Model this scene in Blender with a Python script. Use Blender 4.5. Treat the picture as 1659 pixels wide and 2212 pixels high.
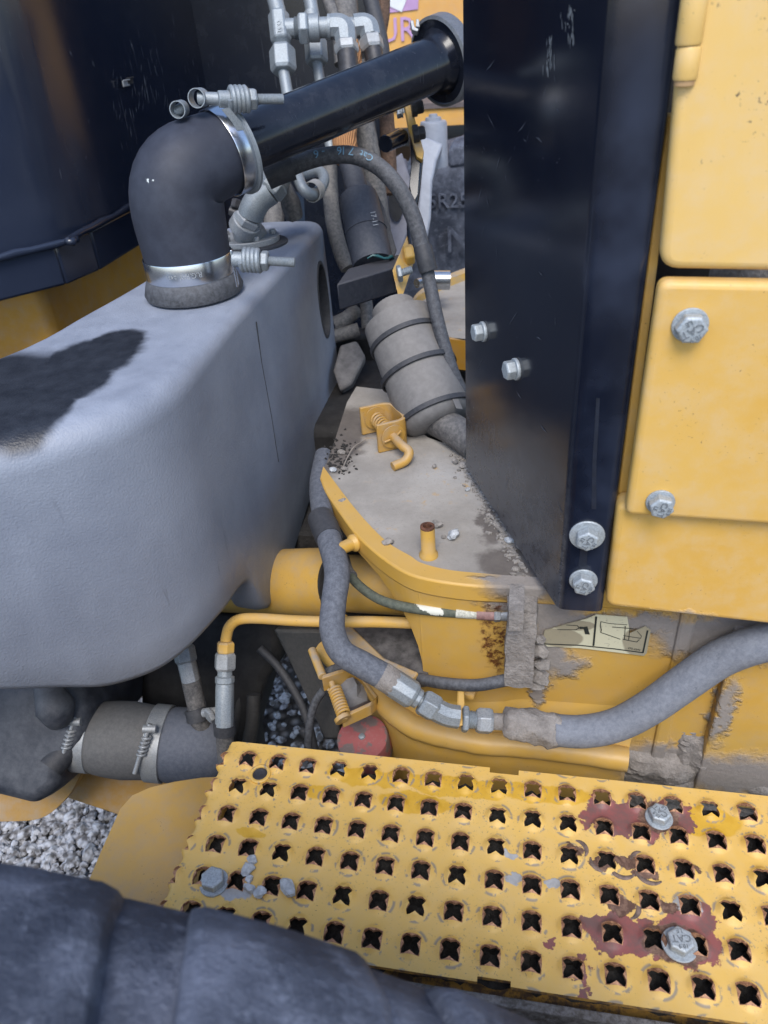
import bpy, bmesh, math, random
from mathutils import Vector, Matrix, noise as mnoise
V = Vector
rad = math.radians
random.seed(7)
for o in list(bpy.data.objects): bpy.data.objects.remove(o, do_unlink=True)
scn = bpy.context.scene
col = scn.collection

# ------------------------------------------------------------------ camera
# World axes are the machine's: X along the machine, Y into it, Z up, ground at z = 0.
CAM = V((0, 0, 1.55))
FPX = 1593.0                                   # focal length for a picture 1659 x 2212
_p, _r, _y = rad(34.34), rad(4.767), rad(12.58)
FWD = V((-math.sin(_y)*math.cos(_p), math.cos(_y)*math.cos(_p), -math.sin(_p)))
_R = V((math.cos(_y), math.sin(_y), 0)); _U = _R.cross(FWD)
RGT = math.cos(_r)*_R - math.sin(_r)*_U
UPV = math.sin(_r)*_R + math.cos(_r)*_U
cd = bpy.data.cameras.new('camera'); cam = bpy.data.objects.new('camera', cd); col.objects.link(cam)
m = Matrix((RGT, UPV, -FWD)).transposed().to_4x4(); m.translation = CAM
cam.matrix_world = m
cd.sensor_fit = 'VERTICAL'; cd.sensor_height = 24; cd.lens = FPX/2212*24
cd.clip_start = .02; cd.clip_end = 500
cd.dof.use_dof = True; cd.dof.focus_distance = 1.0; cd.dof.aperture_fstop = cd.lens/3.6
scn.camera = cam

# ------------------------------------------------------------------ sky, sun, exposure (overcast daylight)
SUN_EL, SUN_AZ = 54, 172                       # degrees; azimuth clockwise from +Y
w = bpy.data.worlds.new('World'); scn.world = w; w.use_nodes = True
nt = w.node_tree; bg = nt.nodes['Background']
sk = nt.nodes.new('ShaderNodeTexSky'); sk.sky_type = 'NISHITA'; sk.sun_disc = False
sk.sun_elevation = rad(SUN_EL); sk.sun_rotation = rad(SUN_AZ); sk.air_density = 1.0; sk.dust_density = 1.2; sk.ozone_density = 1.0
nt.links.new(sk.outputs[0], bg.inputs[0]); bg.inputs[1].default_value = .15
sd = bpy.data.lights.new('sun', 'SUN'); sun = bpy.data.objects.new('sun', sd); col.objects.link(sun)
sd.energy = 1.5; sd.angle = rad(28); sd.color = (1, .96, .9)
az, el = rad(SUN_AZ), rad(SUN_EL)
sun.rotation_euler = V((-math.sin(az)*math.cos(el), -math.cos(az)*math.cos(el), -math.sin(el))).to_track_quat('-Z', 'Y').to_euler()
scn.view_settings.view_transform = 'Standard'; scn.view_settings.look = 'None'
scn.view_settings.exposure = 0.95; scn.view_settings.gamma = 1
scn.cycles.max_bounces = 6; scn.cycles.diffuse_bounces = 3; scn.cycles.glossy_bounces = 3

# ------------------------------------------------------------------ survey helpers: a sight line met with a known plane or distance
def ray(px, py): return FWD + RGT*((px-829.5)/FPX) + UPV*((1106-py)/FPX)
def _on(px, py, ax, v):
    d = ray(px, py); return CAM + d*((v-CAM[ax])/d[ax])
def PX(px, py, x): return _on(px, py, 0, x)
def PY(px, py, y): return _on(px, py, 1, y)
def PZ(px, py, z): return _on(px, py, 2, z)
def PT(px, py, t): return CAM + ray(px, py)*t
def TD(P): return (V(P)-CAM).dot(FWD)
def RW(rpx, t): return rpx*t/FPX

# ------------------------------------------------------------------ mesh builder
def frame(d):
    d = V(d).normalized()
    u = d.cross(V((0, 0, 1)))
    if u.length < .05: u = d.cross(V((1, 0, 0)))
    u.normalize(); return u, d.cross(u).normalized()
def crom(pts, k=6):
    pts = [V(p) for p in pts]; q = [2*pts[0]-pts[1]]+pts+[2*pts[-1]-pts[-2]]; out = []
    for i in range(1, len(q)-2):
        a, b, c, d = q[i-1:i+3]
        for j in range(k):
            t = j/k
            out.append(.5*((2*b)+(c-a)*t+(2*a-5*b+4*c-d)*t*t+(3*b-a-3*c+d)*t**3))
    return out+[pts[-1]]
def lerp(a, b, t): return a+(b-a)*t
class MB:
    def __init__(s): s.v = []; s.f = []; s.m = []
    def add(s, vs, fs, mat=0):
        o = len(s.v); s.v += [V(p) for p in vs]
        for f in fs: s.f.append([i+o for i in f]); s.m.append(mat)
        return s
    def rings(s, rs, caps=(1, 1), mat=0, closed=True):
        n = len(rs[0]); vs = [p for r in rs for p in r]; fs = []
        for i in range(len(rs)-1):
            for j in range(n if closed else n-1):
                k = (j+1) % n; fs.append((i*n+j, i*n+k, (i+1)*n+k, (i+1)*n+j))
        if caps[0]: fs.append(tuple(reversed(range(n))))
        if caps[1]: fs.append(tuple((len(rs)-1)*n+j for j in range(n)))
        return s.add(vs, fs, mat)
    def tube(s, pts, r, n=14, caps=(1, 1), mat=0, flat=None):
        pts = [V(p) for p in pts]; N = len(pts)
        rr = r if isinstance(r, (list, tuple)) else [r]*N
        if len(rr) != N: rr = [_interp(rr, i/(N-1)) for i in range(N)]
        tang = [(pts[min(i+1, N-1)]-pts[max(i-1, 0)]).normalized() for i in range(N)]
        u, _ = frame(tang[0]); rs = []
        for i in range(N):
            u = (u-tang[i]*u.dot(tang[i])).normalized(); w_ = tang[i].cross(u)
            rs.append([pts[i]+(u*math.cos(a)+w_*math.sin(a))*rr[i] for a in (2*math.pi*j/n for j in range(n))])
        return s.rings(rs, caps, mat)
    def lathe(s, prof, o, ax, n=24, caps=(1, 1), mat=0, ph=0, up=None):
        o = V(o); d = V(ax).normalized(); u, w_ = frame(d)
        if up is not None:
            u = V(up); u = (u-d*u.dot(d)).normalized(); w_ = d.cross(u)
        rs = [[o+d*h+(u*math.cos(a)+w_*math.sin(a))*r for a in (ph+2*math.pi*j/n for j in range(n))] for r, h in prof]
        return s.rings(rs, caps, mat)
    def cyl(s, a, b, r, n=18, mat=0, r2=None):
        a, b = V(a), V(b); return s.lathe([(r, 0), (r if r2 is None else r2, (b-a).length)], a, b-a, n, mat=mat)
    def hexa(s, a, b, r, mat=0, up=None):          # chamfered hexagon bar; r = across corners / 2
        a, b = V(a), V(b); L = (b-a).length; c = min(.12*r*2, L*.2)
        return s.lathe([(r*.86, 0), (r, c), (r, L-c), (r*.86, L)], a, b-a, 6, mat=mat, up=up)
    def box(s, c, sz, M=None, mat=0):
        M = M or Matrix.Identity(3); c = V(c)
        vs = [c+M @ V((sx*sz[0]/2, sy*sz[1]/2, sz_*sz[2]/2)) for sx in (-1, 1) for sy in (-1, 1) for sz_ in (-1, 1)]
        return s.add(vs, [(0, 1, 3, 2), (4, 6, 7, 5), (0, 4, 5, 1), (2, 3, 7, 6), (0, 2, 6, 4), (1, 5, 7, 3)], mat)
    def prism(s, poly, off, mat=0):
        poly = [V(p) for p in poly]; off = V(off); n = len(poly)
        nrm = V((0, 0, 0))
        for i in range(n): nrm += poly[i].cross(poly[(i+1) % n])
        if nrm.dot(off) > 0: poly.reverse()
        return s.rings([[p for p in poly], [p+off for p in poly]], (1, 1), mat) if False else s.add(
            poly+[p+off for p in poly],
            [tuple(range(n)), tuple(reversed(range(n, 2*n)))]+[(i, n+i, n+(i+1) % n, (i+1) % n) for i in range(n)], mat)
    def spring(s, a, b, R, r, turns, n=8, mat=0):
        a, b = V(a), V(b); u, w_ = frame(b-a); N = int(turns*14)
        return s.tube([a.lerp(b, i/N)+(u*math.cos(2*math.pi*turns*i/N)+w_*math.sin(2*math.pi*turns*i/N))*R for i in range(N+1)], r, n, mat=mat)
    def thread(s, a, b, r, pitch, n=14, mat=0):
        a, b = V(a), V(b); L = (b-a).length; k = max(4, int(L/pitch)); prof = [(r*.8, 0)]
        for i in range(k): prof += [(r*.88, (i+.02)*L/k), (r, (i+.5)*L/k)]
        prof += [(r*.85, L)]
        return s.lathe(prof, a, b-a, n, mat=mat)
    def build(s, name, mats, parent=None, smooth=40, bevel=0, seg=2, sub=0):
        me = bpy.data.meshes.new(name); L = V((0, 0, 0))
        if parent is not None: L = org(parent)
        else:
            xs = [p.x for p in s.v]; ys = [p.y for p in s.v]; zs = [p.z for p in s.v]
            L = V(((min(xs)+max(xs))/2, (min(ys)+max(ys))/2, min(zs)))
        me.from_pydata([tuple(p-L) for p in s.v], [], s.f)
        if not isinstance(mats, (list, tuple)): mats = [mats]
        for mt in mats: me.materials.append(mt)
        me.polygons.foreach_set('material_index', s.m)
        bm = bmesh.new(); bm.from_mesh(me); bmesh.ops.recalc_face_normals(bm, faces=bm.faces); bm.to_mesh(me); bm.free()
        o = bpy.data.objects.new(name, me); col.objects.link(o)
        if parent is None: o.location = L
        else: o.parent = parent
        if smooth:
            me.shade_smooth(); me.set_sharp_from_angle(angle=rad(smooth))
        if bevel:
            b = o.modifiers.new('bevel', 'BEVEL'); b.width = bevel; b.segments = seg; b.limit_method = 'ANGLE'; b.angle_limit = rad(35); b.harden_normals = False
        if sub:
            q = o.modifiers.new('sub', 'SUBSURF'); q.levels = sub; q.render_levels = sub
        return o
def _interp(a, t):
    x = t*(len(a)-1); i = min(int(x), len(a)-2); return a[i]+(a[i+1]-a[i])*(x-i)
def org(o):
    L = V((0, 0, 0))
    while o is not None: L = L+o.location; o = o.parent
    return L
def tag(o, label=None, cat=None, group=None, kind=None):
    for k, v in (('label', label), ('category', cat), ('group', group), ('kind', kind)):
        if v: o[k] = v
    return o
def thing(name, label, cat, loc, group=None):
    o = bpy.data.objects.new(name, None); o.empty_display_size = .02; o.location = V(loc); col.objects.link(o)
    return tag(o, label, cat, group)
def roundpoly(pts, r, k=5):
    out = []; n = len(pts)
    for i in range(n):
        p = V(pts[i]); rr = r[i] if isinstance(r, (list, tuple)) else r
        if rr <= 0: out.append(p); continue
        a = (V(pts[i-1])-p); b = (V(pts[(i+1) % n])-p); q = min(rr, a.length*.49, b.length*.49)
        A = p+a.normalized()*q; B = p+b.normalized()*q
        for j in range(k+1):
            t = j/k; out.append(A*(1-t)**2+p*2*t*(1-t)+B*t*t)
    return out
def textmesh(name, body, size, o, right, up, mat, parent=None, depth=.0004, off=0):
    cu = bpy.data.curves.new('t', 'FONT'); cu.body = body; cu.size = size; cu.extrude = depth; cu.align_x = 'CENTER'; cu.align_y = 'CENTER'
    cu.resolution_u = 2; cu.offset = off
    ob = bpy.data.objects.new('t', cu); col.objects.link(ob)
    dg = bpy.context.evaluated_depsgraph_get(); me = bpy.data.meshes.new_from_object(ob.evaluated_get(dg))
    bpy.data.objects.remove(ob, do_unlink=True); bpy.data.curves.remove(cu)
    R_ = V(right).normalized(); U_ = V(up); U_ = (U_-R_*U_.dot(R_)).normalized(); N_ = R_.cross(U_)
    b = MB(); b.add([V(o)+R_*v.co.x+U_*v.co.y+N_*v.co.z for v in me.vertices], [tuple(p.vertices) for p in me.polygons])
    bpy.data.meshes.remove(me)
    return b.build(name, mat, parent, smooth=0)

# ------------------------------------------------------------------ materials
def lin(c):
    if isinstance(c, str):
        c = [int(c[i:i+2], 16)/255 for i in (0, 2, 4)]
        return tuple(x/12.92 if x <= .04045 else ((x+.055)/1.055)**2.4 for x in c)+(1,)
    return tuple(c)+(1,)
class NT:
    def __init__(s, name):
        s.mat = bpy.data.materials.new(name); s.mat.use_nodes = True; s.t = s.mat.node_tree; s.b = s.t.nodes['Principled BSDF']
        s.geo = s.t.nodes.new('ShaderNodeNewGeometry'); s.pos = s.geo.outputs['Position']
    def n(s, ty, **kw):
        x = s.t.nodes.new(ty)
        for k, v in kw.items(): setattr(x, k, v)
        return x
    def L(s, a, b):
        if hasattr(a, 'links'): s.t.links.new(a, b)
        else:
            try: b.default_value = a
            except Exception: b.default_value = tuple(a)[:3]
    def noise(s, scale, detail=4, rough=.55, vec=None, out='Fac', stretch=None):
        x = s.n('ShaderNodeTexNoise'); x.inputs['Scale'].default_value = scale; x.inputs['Detail'].default_value = detail; x.inputs['Roughness'].default_value = rough
        v = vec or s.pos
        if stretch: v = s.vm('MULTIPLY', v, stretch)
        s.L(v, x.inputs['Vector']); return x.outputs[out]
    def voro(s, scale, feature='F1', vec=None, out='Distance', rnd=1):
        x = s.n('ShaderNodeTexVoronoi', feature=feature); x.inputs['Scale'].default_value = scale; x.inputs['Randomness'].default_value = rnd
        s.L(vec or s.pos, x.inputs['Vector']); return x.outputs[out]
    def vm(s, op, a, b=None):
        x = s.n('ShaderNodeVectorMath', operation=op); s.L(a, x.inputs[0])
        if b is not None: s.L(b, x.inputs[1])
        return x.outputs['Value'] if op in ('LENGTH', 'DOT_PRODUCT') else x.outputs[0]
    def ma(s, op, a, b=0.0):
        x = s.n('ShaderNodeMath', operation=op); s.L(a, x.inputs[0]); s.L(b, x.inputs[1]); x.use_clamp = False; return x.outputs[0]
    def rmp(s, v, a, b, lo=0.0, hi=1.0):
        x = s.n('ShaderNodeMapRange', interpolation_type='SMOOTHSTEP'); s.L(v, x.inputs[0])
        for i, q in enumerate((a, b, lo, hi)): x.inputs[1+i].default_value = q
        return x.outputs[0]
    def mix(s, f, a, b):
        x = s.n('ShaderNodeMix', data_type='RGBA'); s.L(f, x.inputs[0]); s.L(a, x.inputs[6]); s.L(b, x.inputs[7]); return x.outputs[2]
    def mixf(s, f, a, b):
        x = s.n('ShaderNodeMix', data_type='FLOAT'); s.L(f, x.inputs[0]); s.L(a, x.inputs[2]); s.L(b, x.inputs[3]); return x.outputs[0]
    def up(s, a=.3, b=.9):
        x = s.n('ShaderNodeSeparateXYZ'); s.L(s.geo.outputs['Normal'], x.inputs[0]); return s.rmp(x.outputs[2], a, b)
    def blobs(s, bl, amp=.01, nscale=60, soft=.12, detail=3):
        nz = s.noise(nscale, detail, .6, out='Color')
        d = s.vm('MULTIPLY', s.vm('SUBTRACT', nz, (.5, .5, .5)), (amp*2,)*3)
        p = s.vm('ADD', s.pos, d); r = None
        for c, sc in bl:
            e = s.vm('LENGTH', s.vm('MULTIPLY', s.vm('SUBTRACT', p, tuple(c)), tuple(0 if q == 0 else 1/q for q in sc)))
            e = s.rmp(e, 1+soft, 1-soft); r = e if r is None else s.ma('MAXIMUM', r, e)
        return r
    def bump(s, h, strength=.3, dist=.002, prev=None):
        x = s.n('ShaderNodeBump'); x.inputs['Strength'].default_value = strength; x.inputs['Distance'].default_value = dist
        s.L(h, x.inputs['Height'])
        if prev is not None: s.L(prev, x.inputs['Normal'])
        return x.outputs[0]
    def done(s, colr, rough=.5, normal=None, metal=0.0, spec=.5, coat=0):
        s.L(colr, s.b.inputs['Base Color']); s.L(rough, s.b.inputs['Roughness']); s.L(metal, s.b.inputs['Metallic']); s.b.inputs['Specular IOR Level'].default_value = spec
        if normal is not None: s.L(normal, s.b.inputs['Normal'])
        if coat: s.b.inputs['Coat Weight'].default_value = coat; s.b.inputs['Coat Roughness'].default_value = .12
        return s.mat

DUST = lin((.33, .29, .25)); YEL = lin((.58, .352, .078)); YEL2 = lin((.54, .31, .05))
def yellow(name, dust=.35, updust=.3, speck=.4, base=YEL, base2=YEL2, mud=None, mudc=lin((.20, .18, .165)), mudamp=.02, mudsoft=.45, extra=None, rough=.42, dustc=DUST):
    s = NT(name)
    big = s.noise(5, 5, .6); mid = s.noise(38, 5, .65); fine = s.noise(420, 3, .6)
    c = s.mix(s.rmp(big, .35, .7), base, base2)
    dmask = s.ma('MULTIPLY', s.rmp(mid, .35, .8), dust)
    dmask = s.ma('ADD', dmask, s.ma('MULTIPLY', s.up(.5, .98), updust*.5))
    c = s.mix(dmask, c, dustc)
    dots = s.ma('MULTIPLY', s.rmp(s.noise(330, 2, .5), .66, .74), s.rmp(s.noise(17, 4, .7), .48, .66))
    c = s.mix(s.ma('MULTIPLY', dots, speck), c, lin((.05, .045, .04)))
    r = s.mixf(dmask, rough, .8)
    nrm = s.bump(mid, .06, .004); nrm = s.bump(fine, .10, .0006, nrm)
    if mud:
        mm = s.blobs(mud, mudamp, 45, mudsoft, 6)
        mh = s.noise(130, 6, .7); c = s.mix(mm, c, s.mix(mh, mudc, tuple(x*1.45 for x in mudc[:3])+(1,))); r = s.mixf(mm, r, .95)
        nrm = s.bump(s.ma('MULTIPLY', mm, s.ma('ADD', s.ma('MULTIPLY', mh, .5), 1.0)), .8, .004, nrm)
    if extra: c, r, nrm = extra(s, c, r, nrm)
    return s.done(c, r, nrm)
def black_paint(name, base=(.006, .009, .018), rough=.22, dust=.04, dustlow=None, scr=.5, sky_sheen=None):
    s = NT(name)
    mid = s.noise(24, 5, .7); fine = s.noise(500, 2, .5)
    c = lin(base)
    dm = s.ma('MULTIPLY', s.rmp(mid, .4, .85), dust)
    sp = s.rmp(s.voro(95), .07, .03)
    dm = s.ma('MAXIMUM', dm, s.ma('MULTIPLY', s.ma('MULTIPLY', sp, s.rmp(s.noise(30, 2), .55, .66)), .35))
    # thin hair scratches: stretched noise
    a = s.rmp(s.noise(18, 2, .5, stretch=(14, 14, .7)), .66, .72); b = s.rmp(s.noise(3.1, 3, .6), .52, .64)
    dm = s.ma('MAXIMUM', dm, s.ma('MULTIPLY', s.ma('MULTIPLY', a, b), scr*.30))
    if dustlow:
        z = s.n('ShaderNodeSeparateXYZ'); s.L(s.pos, z.inputs[0])
        low = s.rmp(z.outputs[2], dustlow[1], dustlow[0]); low = s.ma('MULTIPLY', low, s.rmp(s.noise(60, 5, .75), .1, .8))
        xn = s.n('ShaderNodeSeparateXYZ'); s.L(s.geo.outputs['Normal'], xn.inputs[0]); low = s.ma('MULTIPLY', low, s.rmp(xn.outputs[0], -.2, -.7))
        dm = s.ma('MAXIMUM', dm, s.ma('MULTIPLY', low, dustlow[2]))
    c = s.mix(dm, c, lin((.20, .21, .235)))
    if sky_sheen:
        sheen_fac = s.ma('MULTIPLY', s.blobs(sky_sheen, .03, 12, .5), s.rmp(s.noise(6, 3, .5), .2, .8, .6, 1.0)); c = s.mix(s.ma('MULTIPLY', sheen_fac, .8), c, lin((.032, .042, .072)))  # painted sky sheen: bluish tint mixed into the base colour by region
    r = s.mixf(dm, s.rmp(s.noise(5, 3), .3, .8, rough*.8, rough*1.3), .75)
    return s.done(c, r, s.bump(fine, .03, .0004))
def rubber(name, base=(.022, .024, .03), dust=.4, dustc=(.17, .17, .18), rough=.6, bump=.2, scale=60, updust=.3):
    s = NT(name)
    mid = s.noise(scale*2.6, 6, .75); fine = s.noise(700, 3, .6)
    dm = s.ma('ADD', s.ma('MULTIPLY', s.rmp(mid, .3, .75), dust), s.ma('MULTIPLY', s.up(.1, .95), updust)); dm = s.ma('MINIMUM', dm, 1.0)
    c = s.mix(dm, lin(base), lin(dustc))
    return s.done(c, s.mixf(dm, rough, .85), s.bump(mid, bump*.5, .003, s.bump(fine, bump, .0006)))
def zinc(name, base=(.29, .325, .355), rough=.55, dust=.25, metal=.45):
    s = NT(name)
    mid = s.noise(70, 5, .65); fine = s.noise(500, 3, .6)
    dm = s.ma('MULTIPLY', s.rmp(mid, .45, .8), dust)
    c = s.mix(s.rmp(fine, .35, .7), lin(base), tuple(x*.72 for x in base)+(1,)); c = s.mix(dm, c, lin((.34, .33, .31)))
    return s.done(c, s.mixf(dm, rough, .7), s.bump(fine, .12, .0005), s.mixf(dm, metal, .1))
def plain(name, base, rough=.6, var=.25, scale=50, bump=.15, metal=0.0, updust=0):
    s = NT(name); a = s.noise(scale, 5, .65)
    c = s.mix(s.rmp(a, .3, .75), lin(tuple(x*(1-var) for x in base)), lin(tuple(min(1, x*(1+var)) for x in base)))
    if updust: c = s.mix(s.ma('MULTIPLY', s.up(), updust), c, DUST)
    return s.done(c, rough, s.bump(s.noise(scale*6, 4, .6), bump, .001), metal)
def mudmat(name, a=(.18, .163, .15), b=(.30, .275, .255), scale=60):
    s = NT(name); x = s.noise(scale, 7, .72); y_ = s.noise(scale*5, 4, .7); v = s.voro(240)
    c = s.mix(s.rmp(x, .3, .7), lin(a), lin(b)); c = s.mix(s.rmp(y_, .58, .72, 0, .5), c, lin(tuple(q*.5 for q in a)))
    return s.done(c, .95, s.bump(x, .8, .006, s.bump(v, .5, .0015)))

ZINC = zinc('zinc'); ZINC_DUSTY = zinc('zinc_dusty', (.36, .38, .40), .55, .6, .5); STEEL = plain('stainless', (.60, .63, .68), .24, .06, 30, .03, 1.0)
BOLT = zinc('bolt_zinc', (.40, .44, .47), .55, .2, .35)
RUB = rubber('rubber_black', dust=.18, updust=.08); RUBD = rubber('rubber_dusty', dust=.55, dustc=(.16, .165, .18)); RUBG = rubber('rubber_grey_dust', (.05, .05, .055), .9, (.20, .19, .18))
BLACKP = black_paint('black_gloss'); DARK = plain('grime_and_shade', (.018, .017, .017), .8, .4); DARKHOSE = rubber('dark_hose', (.03, .03, .03), .5, (.09, .085, .08))  # DARK also colours the added backing blocks and shade discs
DARKSTEEL = plain('dark_bolt_steel', (.05, .05, .055), .5, .3, 80, .2, .4)
MUD = mudmat('dried_mud'); DIRT = mudmat('dark_dirt', (.012, .011, .011), (.05, .047, .045), 90)
YP = yellow('yellow_paint', .35, .3, .8); YDARK = yellow('yellow_frame', .25, .5, .3, lin((.56, .30, .045)), lin((.50, .25, .025)))
YDUSTY = yellow('yellow_dusty', .75, .9, .3)
STONE = plain('stone_chip', (.42, .44, .46), .9, .3, 120, .5)
PEBBLE = plain('pebble', (.24, .22, .20), .9, .35, 120, .5)
INK = plain('black_ink', (.015, .02, .018), .6, .1)

MARK = zinc('bolt_marking', (.20, .22, .24), .6, .3, .3)
# ------------------------------------------------------------------ generic small parts
def bolt(parent, p, nrm, r=.0145, h=.011, washer=.0195, wt=.003, mat=None, text=True, turn=0, name='bolt', textup=(0, 0, 1)):
    p = V(p); nrm = V(nrm).normalized(); mat = mat or BOLT
    u, w_ = frame(nrm); up = u*math.cos(turn)+w_*math.sin(turn)
    o = None
    b = MB(); b.lathe([(r*.95, 0), (r, .002), (r, h-.0016), (r*.84, h)], p+nrm*wt, nrm, 6, mat=0, up=up)
    o = b.build(name, mat, parent, smooth=20, bevel=.0008, seg=2)
    if washer:
        q = MB(); q.lathe([(washer*.97, 0), (washer, .0008), (washer, wt-.0008), (washer*.96, wt), (r*.8, wt)], p, nrm, 28, caps=(1, 1))
        q.build('washer', mat, o, smooth=35)
    if text:
        t_up = up; t_r = t_up.cross(nrm)
        textmesh('head_marking', 'CAT', r*.74, p+nrm*(wt+h), t_r, t_up, MARK, o, .0009)
        textmesh('head_marking', '10.9', r*.44, p+nrm*(wt+h)+t_up*r*.55, t_r, t_up, MARK, o, .0008)
        textmesh('head_marking', 'LE', r*.46, p+nrm*(wt+h)-t_up*r*.55, t_r, t_up, MARK, o, .0008)
    return o
def rock(c, s, seed, flat=.6, n=1):
    bm = bmesh.new(); bmesh.ops.create_icosphere(bm, subdivisions=n, radius=1)
    rng = random.Random(seed); M = Matrix.Rotation(rng.uniform(0, 6.3), 3, 'Z') @ Matrix.Rotation(rng.uniform(-.4, .4), 3, 'X')
    sx, sy, sz = s*rng.uniform(.8, 1.25), s*rng.uniform(.65, 1), s*flat*rng.uniform(.75, 1.2)
    vs = []
    for v in bm.verts:
        q = v.co*(1+mnoise.noise(v.co*1.3+V((seed*3.1, seed*1.7, 0)))*.55)
        vs.append(V(c)+M @ V((q.x*sx, q.y*sy, q.z*sz)))
    fs = [tuple(v.index for v in f.verts) for f in bm.faces]; bm.free()
    return vs, fs

# ================================================================== GROUND
s = NT('gravel_ground'); v1 = s.voro(38); v2 = s.voro(38, out='Color')
c = s.mix(s.rmp(v1, .1, .6), lin((.30, .29, .28)), lin((.05, .045, .04))); GROUND = s.done(c, .95, s.bump(v1, 1, .02))
b = MB(); b.add([(-60, -60, 0), (60, -60, 0), (60, 60, 0), (-60, 60, 0)], [(0, 1, 2, 3)])
tag(b.build('ground', GROUND, smooth=0), kind='structure')
s = NT('gravel_stones'); nz = s.noise(70, 1, .5); n2 = s.noise(300, 4, .6)
c = s.mix(s.rmp(nz, .32, .68), lin((.10, .095, .095)), lin((.46, .47, .50))); c = s.mix(s.rmp(n2, .5, .7, 0, .4), c, lin((.2, .19, .18)))
GRAVEL = s.done(c, .9, s.bump(n2, .3, .002))
b = MB(); rng = random.Random(3)
protos = [rock((0, 0, 0), 1, k, .7, 2) for k in range(8)]
for i in range(9500):
    x, y = rng.uniform(-1.75, -.30), rng.uniform(.35, 2.0)
    if i > 5200: x, y = rng.uniform(-1.3, -.62), rng.uniform(.45, 1.1)
    sc = rng.uniform(.005, .0135)*(1.35 if rng.random() < .15 else 1); a = rng.uniform(0, 6.28); ca, sa = math.cos(a)*sc, math.sin(a)*sc
    vs, fs = protos[i % 8]; z = rng.uniform(.001, .02)
    b.add([(x+p.x*ca-p.y*sa, y+p.x*sa+p.y*ca, z+p.z*sc) for p in vs], fs)
g = b.build('gravel', GRAVEL, smooth=30); tag(g, 'loose pale grey gravel covering the ground under the machine', 'gravel', kind='stuff')

# ================================================================== TYRE (front wheel, close to the camera)
s = NT('tyre_rubber'); a = s.noise(16, 5, .65); f_ = s.noise(220, 4, .65)
c = s.mix(s.rmp(a, .35, .72), lin((.030, .038, .060)), lin((.11, .126, .172))); c = s.mix(s.rmp(s.noise(40, 6, .8), .50, .72, 0, .7), c, lin((.20, .225, .29)))
TYRE = s.done(c, .7, s.bump(a, .5, .008, s.bump(f_, .6, .003)))
TC = V((-.29, -.034, .603)); TR = .6
ty = thing('tyre', 'dark dusty rubber tyre with chunky tread lugs in front of the perforated step', 'tyre', (TC.x, TC.y, 0))
b = MB(); H = .225
prof = [(.30, -.17), (.34, -.19), (.46, -.235), (.54, -H), (.568, -H+.03), (.573, -.1), (.575, 0), (.573, .1), (.568, H-.03), (.54, H), (.46, .235), (.34, .19), (.30, .17)]
b.lathe(prof, TC, (0, 1, 0), 96, caps=(0, 0)); b.build('carcass', TYRE, ty, 50)
b = MB(); b.lathe([(.05, -.12), (.28, -.12), (.30, -.17), (.315, -.165), (.315, .165), (.30, .17), (.27, .1), (.05, .1)], TC, (0, 1, 0), 64); b.build('rim', YDARK, ty)
def lug(th0, wid, side, b):
    # block from the centre line out over the shoulder; th measured from +Z towards +X
    ys = [0.01, .08, .15, .195, .222, .236] ; top = [.600, .600, .596, .586, .560, .50]; bot = [.565, .565, .563, .556, .535, .49]
    rr = []
    for yy, tt, bb in zip(ys, top, bot):
        sk_ = (.222-yy)*.55 + .03*math.sin(yy*9)
        ring = []
        for k, (rad_, da) in enumerate(((bb, -.6), (tt-.006, -.56), (tt, -.47), (tt+.001, 0), (tt, .47), (tt-.006, .56), (bb, .6))):
            th = th0+(da*wid*(1-.12*yy/.24))+sk_*.55/.6*side
            ring.append(V((TC.x+math.sin(th)*rad_, TC.y+yy*side, TC.z+math.cos(th)*rad_)))
        rr.append(ring)
    b.rings(rr, (1, 1))
NL = 24
for k in range(NL):
    for sd_ in (1, -1):
        b = MB(); lug(k*2*math.pi/NL + .285 + (0 if sd_ > 0 else .13), .185, sd_, b); b.build('lug', TYRE, ty, 45, bevel=.006, seg=2)

# ================================================================== PERFORATED STEP
SX0, SY0, DX, DY, SZ = -.3561, .5987, .04318, .04214, .70
NC, NR = 19, 6
redb = [((.235, .53, SZ), (.055, .022, 0)), ((.19, .565, SZ), (.012, .006, 0)), ((.30, .545, SZ), (.02, .02, 0)), ((.262, .40, SZ), (.062, .024, 0)), ((.225, .415, SZ), (.03, .016, 0)), ((.17, .405, SZ), (.015, .007, 0)), ((.255, .375, SZ), (.01, .01, 0)),
        ((.155, .555, SZ), (.012, .006, 0))]
q1, q2, q3 = PZ(1423, 1768, SZ), PZ(1467, 2042, SZ), PZ(463, 1908, SZ)
redb = [(q1+V((-.04, -.004, 0)), (.055, .020, 0)), (q1+V((.015, .004, 0)), (.026, .026, 0)), (PZ(1300, 1727, SZ), (.014, .006, 0)), (PZ(1345, 1790, SZ), (.05, .012, 0)),
        (q2+V((-.05, .004, 0)), (.055, .02, 0)), (q2+V((.01, .01, 0)), (.034, .030, 0)), (PZ(1510, 2010, SZ), (.02, .03, 0)), (PZ(1330, 2035, SZ), (.022, .015, 0)), (PZ(1255, 2090, SZ), (.008, .014, 0)), (PZ(1262, 2150, SZ), (.006, .012, 0)), (PZ(1190, 2033, SZ), (.006, .003, 0))]
rustb = [(q1, (.024, .020, 0)), (q2+V((-.005, 0, 0)), (.032, .022, 0)), (PZ(1238, 1838, SZ), (.012, .008, 0)), (PZ(1350, 1860, SZ), (.016, .007, 0)), (PZ(1296, 1868, SZ), (.013, .008, 0)), (PZ(1395, 1885, SZ), (.016, .007, 0)), (PZ(1340, 1955, SZ), (.015, .01, 0)), (PZ(1450, 1960, SZ), (.013, .006, 0)), (PZ(1490, 1875, SZ), (.012, .006, 0))]
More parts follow.
